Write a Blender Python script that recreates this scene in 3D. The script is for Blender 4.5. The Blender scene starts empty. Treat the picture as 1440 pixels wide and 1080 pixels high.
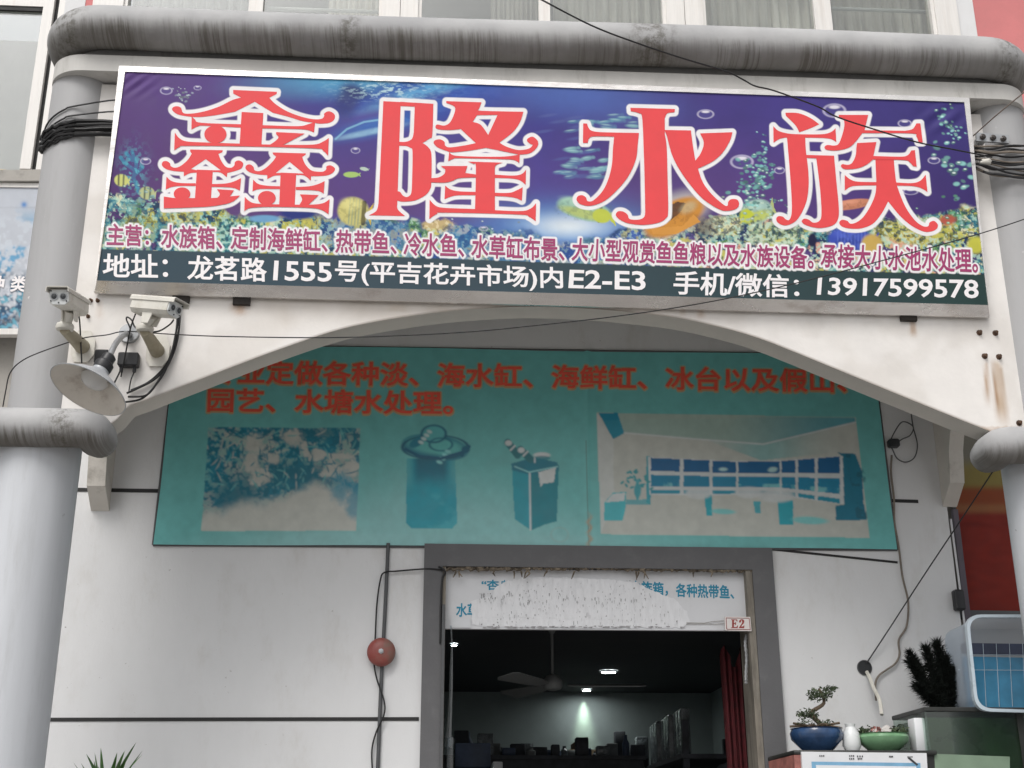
import bpy, math, random
import numpy as np
from mathutils import Vector, Matrix
random.seed(7); np.random.seed(7)
SC = bpy.context.scene
COL = SC.collection
R = math.radians

# ------------------------------------------------------------------ camera, sky, sun, exposure
CAM_LOC = np.array([-0.5645, -5.6212, 1.4])
FPX, PITCH, YAW, ROLL = 1795.6, 0.3486, 0.0649, -0.0016
fwd = np.array([math.sin(YAW)*math.cos(PITCH), math.cos(YAW)*math.cos(PITCH), math.sin(PITCH)])
rt = np.array([math.cos(YAW), -math.sin(YAW), 0.0]); up = np.cross(rt, fwd)
rt, up = rt*math.cos(ROLL)+up*math.sin(ROLL), up*math.cos(ROLL)-rt*math.sin(ROLL)
cd = bpy.data.cameras.new('camera'); cam = bpy.data.objects.new('camera', cd); COL.objects.link(cam)
cd.sensor_width = 36; cd.sensor_fit = 'HORIZONTAL'; cd.lens = FPX/1440*36; cd.clip_end = 500; cd.clip_start = 0.05
cam.matrix_world = Matrix(((rt[0], up[0], -fwd[0], CAM_LOC[0]), (rt[1], up[1], -fwd[1], CAM_LOC[1]), (rt[2], up[2], -fwd[2], CAM_LOC[2]), (0, 0, 0, 1)))
SC.camera = cam

SUN_EL, SUN_AZ = 50, 205     # azimuth the light comes from, degrees from +Y clockwise (180 = from behind the camera)
W = bpy.data.worlds.new('World'); SC.world = W; W.use_nodes = True
nt = W.node_tree; nt.nodes.clear()
sky = nt.nodes.new('ShaderNodeTexSky'); sky.sky_type = 'NISHITA'; sky.sun_disc = False
sky.sun_elevation = R(SUN_EL); sky.sun_rotation = R(SUN_AZ); sky.air_density = 1.0; sky.dust_density = 4.0
hs = nt.nodes.new('ShaderNodeHueSaturation'); hs.inputs['Saturation'].default_value = 0.16
bg = nt.nodes.new('ShaderNodeBackground'); bg.inputs['Strength'].default_value = 0.15
wo = nt.nodes.new('ShaderNodeOutputWorld')
nt.links.new(sky.outputs[0], hs.inputs['Color']); nt.links.new(hs.outputs[0], bg.inputs['Color']); nt.links.new(bg.outputs[0], wo.inputs['Surface'])
sl = bpy.data.lights.new('sun', 'SUN'); sl.energy = 1.3; sl.angle = R(25); sl.color = (1.0, 0.955, 0.91)
sun = bpy.data.objects.new('sun', sl); COL.objects.link(sun)
sd = Vector((math.sin(R(SUN_AZ))*math.cos(R(SUN_EL)), math.cos(R(SUN_AZ))*math.cos(R(SUN_EL)), math.sin(R(SUN_EL))))
sun.rotation_euler = sd.to_track_quat('Z', 'Y').to_euler()
SC.view_settings.view_transform = 'Standard'; SC.view_settings.look = 'None'
SC.view_settings.exposure = 0.0; SC.view_settings.gamma = 1

# ------------------------------------------------------------------ helpers
def ray(x, y):
    x = np.asarray(x, float); y = np.asarray(y, float)
    return fwd + ((x-720)/FPX)[..., None]*rt - ((y-540)/FPX)[..., None]*up
def at(x, y, Y=0.0):
    """the place on the vertical plane y=Y that the photograph shows at x, y"""
    d = ray(x, y); t = (Y-CAM_LOC[1])/d[..., 1]
    return CAM_LOC + d*t[..., None]
class Plane:
    def __init__(s, p, n):
        s.p = np.array(p, float); s.n = np.array(n, float)/np.linalg.norm(n)
    def on(s, x, y, off=0.0):
        d = ray(x, y); t = ((s.p-CAM_LOC)@s.n)/(d@s.n)
        return CAM_LOC + d*np.asarray(t)[..., None] + s.n*np.asarray(off)[..., None]
def lin(c):
    c = np.asarray(c, float)/255.0
    return np.where(c <= 0.04045, c/12.92, ((c+0.055)/1.055)**2.4)

def tagset(o, label=None, cat=None, group=None, kind=None):
    if label: o['label'] = label
    if cat: o['category'] = cat
    if group: o['group'] = group
    if kind: o['kind'] = kind
    return o
def thing(name, label, cat, loc, group=None):
    o = bpy.data.objects.new(name, None); COL.objects.link(o); o.location = Vector([float(v) for v in loc])
    o.empty_display_size = 0.1
    return tagset(o, label, cat, group)
def world_loc(o):
    v = Vector((0, 0, 0))
    while o is not None: v = v + o.location; o = o.parent
    return v
def mesh_obj(name, V, F, mats, parent=None, smooth=False, midx=None, col=None, label=None):
    me = bpy.data.meshes.new(name)
    V = np.asarray(V, float)
    me.from_pydata([tuple(v) for v in V], [], [tuple(int(i) for i in f) for f in F])
    if not isinstance(mats, (list, tuple)): mats = [mats]
    for m in mats: me.materials.append(m)
    if midx is not None: me.polygons.foreach_set('material_index', np.asarray(midx, dtype=np.int32))
    if smooth: me.polygons.foreach_set('use_smooth', np.ones(len(me.polygons), dtype=bool))
    if col is not None:
        a = me.color_attributes.new('Col', 'FLOAT_COLOR', 'POINT')
        c = np.ones((len(V), 4)); c[:, :3] = col; a.data.foreach_set('color', c.ravel().astype(np.float32))
    me.update()
    o = bpy.data.objects.new(name, me); COL.objects.link(o)
    if parent is not None:
        o.parent = parent; o.location = -world_loc(parent)
    if label: o['label'] = label
    return o
class MB:
    def __init__(s): s.V = []; s.F = []; s.mi = []; s.m = 0; s.T = None
    def _add(s, V, F):
        b = len(s.V)
        for v in V:
            v = Vector([float(c) for c in v])
            if s.T is not None: v = s.T @ v
            s.V.append(tuple(v))
        for f in F: s.F.append(tuple(i+b for i in f)); s.mi.append(s.m)
        return s
    def box(s, x0, x1, y0, y1, z0, z1, bev=0.0):
        if bev <= 0:
            V = [(x, y, z) for z in (z0, z1) for y in (y0, y1) for x in (x0, x1)]
            return s._add(V, [(0, 2, 3, 1), (4, 5, 7, 6), (0, 1, 5, 4), (2, 6, 7, 3), (0, 4, 6, 2), (1, 3, 7, 5)])
        b = bev; pr = []
        for (z, k) in ((z0, b), (z0+b, 0), (z1-b, 0), (z1, b)):
            ring = []
            for (cx, cy, a0) in ((x1-b, y1-b, 0), (x0+b, y1-b, 90), (x0+b, y0+b, 180), (x1-b, y0+b, 270)):
                for q in (0, 45, 90):
                    rr = b-k if k else b
                    rr = max(rr, 0.0005)
                    ring.append((cx+rr*math.cos(R(a0+q)), cy+rr*math.sin(R(a0+q)), z))
            pr.append(ring)
        n = 12; V = [p for r in pr for p in r]; F = [tuple(reversed(range(n))), tuple(range(3*n, 4*n))]
        for k in range(3):
            for i in range(n): F.append((k*n+i, k*n+(i+1) % n, (k+1)*n+(i+1) % n, (k+1)*n+i))
        return s._add(V, F)
    def tube(s, pts, r, n=8, caps=True):
        P = [Vector([float(c) for c in p]) for p in pts]; m = len(P)
        rs = r if isinstance(r, (list, tuple, np.ndarray)) else [r]*m
        t0 = (P[1]-P[0]).normalized(); a = Vector((0, 0, 1)) if abs(t0.z) < .9 else Vector((1, 0, 0))
        u = t0.cross(a).normalized(); V = []; F = []
        for i in range(m):
            t = (P[min(i+1, m-1)]-P[max(i-1, 0)]).normalized()
            u = (u - t*u.dot(t)).normalized(); w = t.cross(u)
            for k in range(n):
                an = 2*math.pi*k/n; V.append(P[i]+(u*math.cos(an)+w*math.sin(an))*rs[i])
        for i in range(m-1):
            for k in range(n): F.append((i*n+k, i*n+(k+1) % n, (i+1)*n+(k+1) % n, (i+1)*n+k))
        if caps: F.append(tuple(reversed(range(n)))); F.append(tuple(range((m-1)*n, m*n)))
        return s._add(V, F)
    def lathe(s, prof, c=(0, 0, 0), axis=(0, 0, 1), n=32, caps=True):
        ax = Vector(axis).normalized(); a = Vector((1, 0, 0)) if abs(ax.x) < .9 else Vector((0, 1, 0))
        u = ax.cross(a).normalized(); w = ax.cross(u); c = Vector([float(q) for q in c]); V = []; F = []
        for (r, h) in prof:
            for k in range(n):
                an = 2*math.pi*k/n; V.append(c+ax*h+(u*math.cos(an)+w*math.sin(an))*max(r, 1e-4))
        m = len(prof)
        for i in range(m-1):
            for k in range(n): F.append((i*n+k, i*n+(k+1) % n, (i+1)*n+(k+1) % n, (i+1)*n+k))
        if caps: F.append(tuple(reversed(range(n)))); F.append(tuple(range((m-1)*n, m*n)))
        return s._add(V, F)
    def prism(s, poly, d):
        """closed polygon (list of 3-D points) extruded along d"""
        n = len(poly); d = np.asarray(d, float); V = [np.asarray(p, float) for p in poly]; V = V+[p+d for p in V]
        F = [tuple(range(n)), tuple(reversed(range(n, 2*n)))]+[(i, i+n, (i+1) % n+n, (i+1) % n) for i in range(n)]
        return s._add(V, F)
    def build(s, name, mats, parent=None, smooth=False, label=None):
        o = mesh_obj(name, s.V, s.F, mats, parent, False, s.mi, label=label)
        if smooth:
            me = o.data
            me.polygons.foreach_set('use_smooth', np.ones(len(me.polygons), dtype=bool))
            try: me.set_sharp_from_angle(angle=R(40))
            except Exception: pass
        return o
def crom(pts, k=6):
    P = [np.asarray(p, float) for p in pts]; out = []
    for i in range(len(P)-1):
        p0, p1, p2, p3 = P[max(i-1, 0)], P[i], P[i+1], P[min(i+2, len(P)-1)]
        for j in range(k):
            t = j/k; out.append(.5*((2*p1)+(-p0+p2)*t+(2*p0-5*p1+4*p2-p3)*t*t+(-p0+3*p1-3*p2+p3)*t**3))
    out.append(P[-1]); return out

# ------------------------------------------------------------------ materials
def newmat(name):
    m = bpy.data.materials.new(name); m.use_nodes = True
    n = m.node_tree.nodes; return m, n, m.node_tree.links, n['Principled BSDF']
def vmul(n, l, src, sc):
    mp = n.new('ShaderNodeMapping'); mp.inputs['Scale'].default_value = sc; l.new(src, mp.inputs['Vector']); return mp.outputs[0]
def noise(n, l, vec, scale, detail=5, rough=.6):
    t = n.new('ShaderNodeTexNoise'); t.inputs['Scale'].default_value = scale; t.inputs['Detail'].default_value = detail
    t.inputs['Roughness'].default_value = rough; l.new(vec, t.inputs['Vector']); return t.outputs['Fac']
def ramp(n, l, src, a, b):
    r = n.new('ShaderNodeMapRange'); r.interpolation_type = 'SMOOTHSTEP'
    r.inputs['From Min'].default_value = a; r.inputs['From Max'].default_value = b; l.new(src, r.inputs['Value']); return r.outputs[0]
def mth(n, l, op, a, b):
    m = n.new('ShaderNodeMath'); m.operation = op
    for i, v in enumerate((a, b)):
        if isinstance(v, (int, float)): m.inputs[i].default_value = v
        else: l.new(v, m.inputs[i])
    return m.outputs[0]
def mixc(n, l, f, a, b, blend='MIX'):
    m = n.new('ShaderNodeMix'); m.data_type = 'RGBA'; m.blend_type = blend
    if isinstance(f, (int, float)): m.inputs['Factor'].default_value = f
    else: l.new(f, m.inputs['Factor'])
    for i, c in ((6, a), (7, b)):
        if isinstance(c, (tuple, list, np.ndarray)): m.inputs[i].default_value = (float(c[0]), float(c[1]), float(c[2]), 1)
        else: l.new(c, m.inputs[i])
    return m.outputs[2]
def bumpn(n, l, h, bs, strength, dist=.01):
    b = n.new('ShaderNodeBump'); b.inputs['Strength'].default_value = strength; b.inputs['Distance'].default_value = dist
    l.new(h, b.inputs['Height']); l.new(b.outputs[0], bs.inputs['Normal'])
def mat(name, base, rough=.6, var=.12, scale=6, bump=.15, bscale=70, metal=0.0, dirt=None, dirt_amt=.4, dirt_scale=5, dirt_lo=.5, dirt_hi=.8, chips=None, spec=.5, stretch=(1, 1, 1), attr=False, bdist=.004):
    m, n, l, bs = newmat(name)
    tc = n.new('ShaderNodeTexCoord').outputs['Object']
    v = vmul(n, l, tc, stretch)
    f = ramp(n, l, noise(n, l, v, scale), .3, .7)
    base = np.asarray(base, float)
    if attr:
        at_ = n.new('ShaderNodeAttribute'); at_.attribute_name = 'Col'
        c = mixc(n, l, f, (1-var,)*3, (1+var,)*3); c = mixc(n, l, 1.0, at_.outputs['Color'], c, 'MULTIPLY')
    else: c = mixc(n, l, f, base*(1-var), np.minimum(base*(1+var), .95))
    if dirt is not None:
        d = ramp(n, l, noise(n, l, v, dirt_scale, 8, .7), dirt_lo, dirt_hi)
        c = mixc(n, l, mth(n, l, 'MULTIPLY', d, dirt_amt), c, dirt)
    if chips is not None:
        cc, cs, cl = chips; k = mth(n, l, 'MULTIPLY', ramp(n, l, noise(n, l, tc, cs, 7, .7), cl, cl+.03), ramp(n, l, noise(n, l, tc, 1.3, 3), .45, .62))
        c = mixc(n, l, k, c, cc)
    l.new(c, bs.inputs['Base Color'])
    rr = n.new('ShaderNodeMapRange'); rr.inputs['To Min'].default_value = max(rough-.08, .02); rr.inputs['To Max'].default_value = min(rough+.08, 1)
    l.new(f, rr.inputs['Value']); l.new(rr.outputs[0], bs.inputs['Roughness'])
    bs.inputs['Metallic'].default_value = metal; bs.inputs['Specular IOR Level'].default_value = spec
    if bump > 0: bumpn(n, l, noise(n, l, v, bscale, 4), bs, bump, bdist)
    return m
def emit(name, c, s):
    m, n, l, bs = newmat(name); bs.inputs['Base Color'].default_value = (*c, 1); bs.inputs['Emission Color'].default_value = (*c, 1); bs.inputs['Emission Strength'].default_value = s
    return m
def concrete_roll(zc=5.252, name='stained_concrete', spots=((-2.42, .16), (.50, .18), (2.36, .10), (-1.02, .08)), dark=1.0):
    """painted render with run-off streaks and moss"""
    m, n, l, bs = newmat(name)
    tc = n.new('ShaderNodeTexCoord').outputs['Object']
    sep = n.new('ShaderNodeSeparateXYZ'); l.new(tc, sep.inputs[0])
    c = mixc(n, l, ramp(n, l, noise(n, l, tc, 3), .3, .7), (.36, .36, .365), (.46, .46, .46))
    cmb = n.new('ShaderNodeCombineXYZ'); l.new(mth(n, l, 'ADD', sep.outputs[0], mth(n, l, 'MULTIPLY', sep.outputs[2], .10)), cmb.inputs[0]); l.new(mth(n, l, 'MULTIPLY', sep.outputs[2], .05), cmb.inputs[2])
    st = ramp(n, l, noise(n, l, cmb.outputs[0], 60, 6, .7), .45, .62)
    gate = ramp(n, l, noise(n, l, cmb.outputs[0], 4.5, 4, .6), .34, .62)
    wob = mth(n, l, 'MULTIPLY', mth(n, l, 'SUBTRACT', noise(n, l, cmb.outputs[0], 14, 6, .85), .5), .11)
    zz = mth(n, l, 'ADD', sep.outputs[2], wob)
    big = ramp(n, l, noise(n, l, tc, 1.7, 5), .25, .65)
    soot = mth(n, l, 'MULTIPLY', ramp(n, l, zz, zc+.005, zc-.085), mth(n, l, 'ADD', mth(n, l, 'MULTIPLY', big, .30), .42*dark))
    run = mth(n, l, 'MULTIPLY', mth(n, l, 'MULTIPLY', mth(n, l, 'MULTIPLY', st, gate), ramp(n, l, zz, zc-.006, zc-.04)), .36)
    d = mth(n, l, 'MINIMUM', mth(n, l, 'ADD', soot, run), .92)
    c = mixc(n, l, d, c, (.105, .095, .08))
    pale = ramp(n, l, noise(n, l, vmul(n, l, cmb.outputs[0], (1, 1, 1)), 11, 3, .5), .63, .75)
    c = mixc(n, l, mth(n, l, 'MULTIPLY', pale, .35), c, (.40, .38, .34))
    for (mx, wd) in spots:
        dx = mth(n, l, 'ABSOLUTE', mth(n, l, 'SUBTRACT', sep.outputs[0], mx), 0)
        near = ramp(n, l, dx, wd, 0.0)
        k = mth(n, l, 'MULTIPLY', near, ramp(n, l, noise(n, l, tc, 22, 8, .75), .42, .62))
        c = mixc(n, l, mth(n, l, 'MULTIPLY', k, .75), c, (.075, .068, .048))
    l.new(c, bs.inputs['Base Color']); bs.inputs['Roughness'].default_value = .8
    bumpn(n, l, noise(n, l, tc, 60, 6), bs, .25, .004)
    return m
def glassy(name, tint, refl=.25, rough=.02):
    m, n, l, bs = newmat(name); n.remove(bs)
    tr = n.new('ShaderNodeBsdfTransparent'); tr.inputs[0].default_value = (*tint, 1)
    gl = n.new('ShaderNodeBsdfGlossy'); gl.inputs['Roughness'].default_value = rough
    mx = n.new('ShaderNodeMixShader'); mx.inputs[0].default_value = refl
    l.new(tr.outputs[0], mx.inputs[1]); l.new(gl.outputs[0], mx.inputs[2]); l.new(mx.outputs[0], n['Material Output'].inputs['Surface'])
    return m

def milky(name, c, thick=.5):
    m, n, l, bs = newmat(name); n.remove(bs)
    tr = n.new('ShaderNodeBsdfTransparent'); tr.inputs[0].default_value = (.85, .9, .95, 1)
    di = n.new('ShaderNodeBsdfDiffuse'); di.inputs[0].default_value = (*c, 1); tl = n.new('ShaderNodeBsdfTranslucent'); tl.inputs[0].default_value = (*c, 1)
    a = n.new('ShaderNodeMixShader'); a.inputs[0].default_value = .5; l.new(di.outputs[0], a.inputs[1]); l.new(tl.outputs[0], a.inputs[2])
    mx = n.new('ShaderNodeMixShader'); mx.inputs[0].default_value = thick; l.new(tr.outputs[0], mx.inputs[1]); l.new(a.outputs[0], mx.inputs[2])
    l.new(mx.outputs[0], n['Material Output'].inputs['Surface']); return m

M = dict(
 roll=concrete_roll(),
 slab=mat('grey_painted_ledge', (.56, .55, .525), .75, .08, 4, .2, 60, dirt=(.26, .25, .22), dirt_amt=.6, dirt_scale=9, stretch=(1, 1, .25)),
 slab_shaded=mat('grey_neck_shade', (.34, .34, .335), .75, .10, 4, .2, 60, dirt=(.14, .13, .12), dirt_amt=.7, dirt_scale=8, stretch=(1, 1, .2)),  # ledge grey darkened to carry the shadow strip under the roll
 column=mat('grey_painted_column', (.385, .385, .39), .6, .05, 3, .14, 50, dirt=(.27, .27, .26), dirt_amt=.5, stretch=(1.6, 1.6, .25), chips=((.62, .61, .6), 18, .66)),
 column_low=mat('pale_grey_column', (.565, .585, .615), .6, .06, 3, .2, 40, dirt=(.30, .30, .29), dirt_amt=.45, dirt_scale=5, stretch=(1.6, 1.6, .18), chips=((.10, .10, .10), 16, .66)),
 collar=concrete_roll(3.165, 'stained_collar', ((-2.2, .10), (2.3, .12)), 1.55),
 beam=mat('white_render_beam', (1, 1, 1), .75, .035, 7, .25, 55, attr=True),
 wall=mat('white_wall_paint', (.70, .705, .71), .7, .015, 9, .3, 60, dirt=(.46, .43, .38), dirt_amt=.42, dirt_scale=4, stretch=(1, 1, .45), chips=((.22, .20, .17), 34, .68)),
 wall_side=mat('cream_side_wall', (.62, .59, .54), .8, .08, 3, .2, 50, dirt=(.2, .18, .15), dirt_amt=.6, dirt_scale=6),
 soffit=mat('porch_ceiling_paint', (.74, .71, .66), .8, .05, 3, .15),
 dark_line=mat('black_groove_paint', (.02, .02, .02), .7, .2, 20, .2),
 surround=mat('grey_door_surround', (.115, .115, .12), .7, .08, 5, .2, 60, dirt=(.2, .2, .2), dirt_amt=.25, dirt_scale=10),
 wood=mat('old_wood_trim', (.20, .18, .15), .85, .3, 18, .5, 80, dirt=(.38, .36, .32), dirt_amt=.7, dirt_scale=14, bdist=.01, stretch=(1, 1, .2)),
 panel=mat('white_panel', (.66, .67, .69), .55, .03, 3, .05, dirt=(.42, .42, .42), dirt_amt=.3),
 residue=mat('scraped_film', (.74, .75, .77), .8, .05, 30, .3, 120, dirt=(.13, .13, .14), dirt_amt=.35, dirt_scale=24, stretch=(1.7, 1, .5), dirt_lo=.55, dirt_hi=.7),
 cyan=mat('cyan_lettering', (.01, .24, .38), .5, .05, 20, 0),
 steel=mat('brushed_steel_frame', (.80, .77, .74), .26, .10, 2, .35, 3, metal=.8, dirt=(.28, .19, .13), dirt_amt=.6, dirt_scale=3, stretch=(1, 1, 3), bdist=.02),
 white_frame=mat('white_window_frame', (.74, .72, .69), .4, .05, 8, .05, dirt=(.5, .4, .32), dirt_amt=.4, dirt_scale=3, stretch=(6, 6, .4)),
 print_=mat('vinyl_print', (1, 1, 1), .55, .05, 9, .05, 5, attr=True, spec=.2),
 banner=mat('banner_print', (1, 1, 1), .38, .03, 14, .06, 4, attr=True, spec=.4, bdist=.02),
 red=mat('red_lettering', (.78, .075, .082), .55, .03, 9, .05, 5, spec=.25),
 white_ink=mat('white_lettering', (.86, .83, .84), .45, .02, 20, 0),
 magenta=mat('magenta_lettering', (.34, .035, .14), .45, .04, 20, 0),
 banner_red=mat('banner_red_lettering', (.78, .10, .06), .5, .08, 20, 0),
 banner_gold=mat('banner_gold_edge', (.62, .40, .20), .45, .05, 20, 0),
 black_cable=mat('black_cable_rubber', (.014, .014, .015), .55, .2, 30, .1),
 grey_cable=mat('grey_brown_cable', (.20, .17, .14), .7, .2, 30, .1),
 cream_plastic=mat('weathered_cream_plastic', (.66, .64, .58), .45, .06, 12, .08, dirt=(.30, .24, .13), dirt_amt=.55, dirt_scale=11),
 cream_dirty_shaded=mat('dirty_shaded_arm', (.36, .32, .23), .6, .1, 12, .1, dirt=(.14, .11, .06), dirt_amt=.7, dirt_scale=9),  # dirty cream, darkened further for the shadow on the camera arms
 cam_face=mat('white_camera_face', (.70, .72, .72), .3, .04, 20, .02),
 lens=mat('dark_lens_glass', (.05, .055, .06), .08, .1, 20, 0),
 black_plastic=mat('black_plastic', (.02, .021, .024), .45, .1, 20, .05),
 lamp_out=mat('grey_enamel_shade', (.42, .44, .46), .4, .08, 14, .1, dirt=(.14, .07, .03), dirt_amt=.5, dirt_scale=14),
 lamp_in=mat('cream_enamel_inside', (.62, .58, .52), .42, .05, 8, .05, dirt=(.16, .09, .05), dirt_amt=.75, dirt_scale=6),
 bulb=mat('frosted_bulb_glass', (.58, .58, .57), .12, .03, 8, 0),
 galv=mat('galvanised_metal', (.38, .39, .40), .45, .1, 20, .1, metal=.6),
 rust=mat('rusty_iron', (.09, .05, .03), .85, .4, 30, .5),
 trim_dark=mat('purple_grey_trim', (.10, .085, .105), .5, .1, 9, .1),
 fan_grey=mat('dull_fan_grey', (.17, .18, .18), .6, .1, 9, .05),
 black_rust=mat('blackened_iron', (.02, .016, .013), .8, .4, 30, .5),
 bell=mat('red_bell_paint', (.27, .055, .045), .5, .1, 14, .08, dirt=(.17, .12, .095), dirt_amt=.85, dirt_scale=7, dirt_lo=.42, dirt_hi=.66),
 conduit=mat('grey_conduit', (.075, .078, .082), .5, .1, 20, .05),
 sealant=mat('dried_foam_sealant', (.24, .20, .15), .9, .3, 22, .8, 50, dirt=(.07, .055, .04), dirt_amt=.95, dirt_scale=16, dirt_lo=.42, dirt_hi=.62, bdist=.02),
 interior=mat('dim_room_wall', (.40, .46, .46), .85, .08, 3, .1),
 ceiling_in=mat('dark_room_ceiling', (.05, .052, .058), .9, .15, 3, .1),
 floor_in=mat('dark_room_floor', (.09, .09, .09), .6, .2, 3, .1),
 dark_stuff=mat('dark_goods', (.05, .055, .065), .7, .4, 8, .2),
 blue_stuff=mat('blue_goods', (.05, .07, .12), .55, .3, 8, .1),
 carton=mat('cardboard', (.22, .16, .10), .8, .15, 9, .2),
 plastic_bag=mat('clear_bags', (.16, .18, .19), .2, .3, 12, .8, 14, bdist=.03),
 curtain=mat('red_curtain_cloth', (.095, .012, .016), .85, .3, 26, .3, 70),
 plate=mat('number_plate_enamel', (.72, .68, .66), .4, .03, 10, .03, dirt=(.4, .3, .25), dirt_amt=.4),
 plate_red=mat('plate_red_paint', (.30, .03, .025), .5, .1, 20, 0),
 clear=glassy('clear_plastic', (.86, .9, .92), .2, .2),
 tank_glass=glassy('tank_glass', (.80, .88, .84), .10, .03),
 pane=glassy('window_glass', (.86, .88, .87), .15, .02),
 leaf=mat('spiky_green_leaf', (.075, .17, .045), .5, .35, 9, .1),
 leaf_dark=mat('near_black_needles', (.008, .011, .009), .9, .4, 20, .1, spec=.2),
 leaf_bonsai=mat('bonsai_foliage', (.045, .065, .030), .7, .4, 20, .1),
 bark=mat('bark', (.11, .08, .055), .9, .3, 20, .5),
 blue_glaze=mat('blue_glaze', (.03, .07, .16), .15, .35, 9, .1),
 green_glaze=mat('celadon_glaze', (.19, .36, .20), .15, .15, 9, .05),
 soil=mat('dry_soil_moss', (.14, .12, .07), .95, .4, 30, .6),
 rock=mat('pale_rock', (.50, .48, .46), .85, .2, 12, .6),
 orange=mat('faded_red', (.34, .13, .11), .7, .3, 20, .2),
 paper=mat('white_paper', (.66, .68, .70), .7, .03, 8, .02),
 paper_blue=mat('printed_blue', (.16, .34, .50), .6, .1, 20, .0),
 ink=mat('black_ink', (.03, .03, .035), .6, .1, 20, 0),
 tank_green=mat('algae_green_water', (.022, .045, .018), .3, .5, 4, 0, dirt=(.05, .085, .03), dirt_amt=.6, dirt_scale=5),
 tank_dark=mat('black_tank_trim', (.025, .027, .025), .5, .2, 9, .1),
 box_plastic=milky('milky_box_plastic', (.74, .79, .84), .55),
 box_rim=mat('milky_rim', (.52, .60, .66), .3, .04, 9, .02),
 box_blue=mat('blue_mat_in_box', (.055, .24, .40), .35, .18, 6, .05),
 box_dark=mat('dark_blue_mesh', (.05, .06, .10), .6, .2, 9, .05),
 pink=mat('pink_wall_paint', (.60, .20, .20), .75, .07, 3, .2, dirt=(.38, .2, .18), dirt_amt=.3),
 neighbour=mat('neighbour_render', (.40, .38, .35), .8, .12, 4, .3, 40, dirt=(.10, .10, .09), dirt_amt=.8, dirt_scale=4),
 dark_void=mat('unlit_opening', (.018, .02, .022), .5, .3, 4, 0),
 curtain_pale=mat('pale_window_curtain', (.80, .76, .68), .9, .1, 12, .3, 12, stretch=(3, 1, .3)),
 room_grey=mat('upstairs_room_grey', (.55, .55, .52), .9, .15, 2, 0),
 billboard=mat('billboard_print', (1, 1, 1), .55, .03, 20, .03, attr=True, spec=.2),
 ground=mat('concrete_ground', (.30, .29, .28), .85, .15, 1.5, .3, 40, dirt=(.15, .14, .13), dirt_amt=.5, dirt_scale=2),
 insul=mat('brown_insulator', (.055, .045, .04), .3, .2, 20, .05),
 light_on=emit('lit_downlight', (.94, 1.0, .98), 120.0),
)

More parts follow.
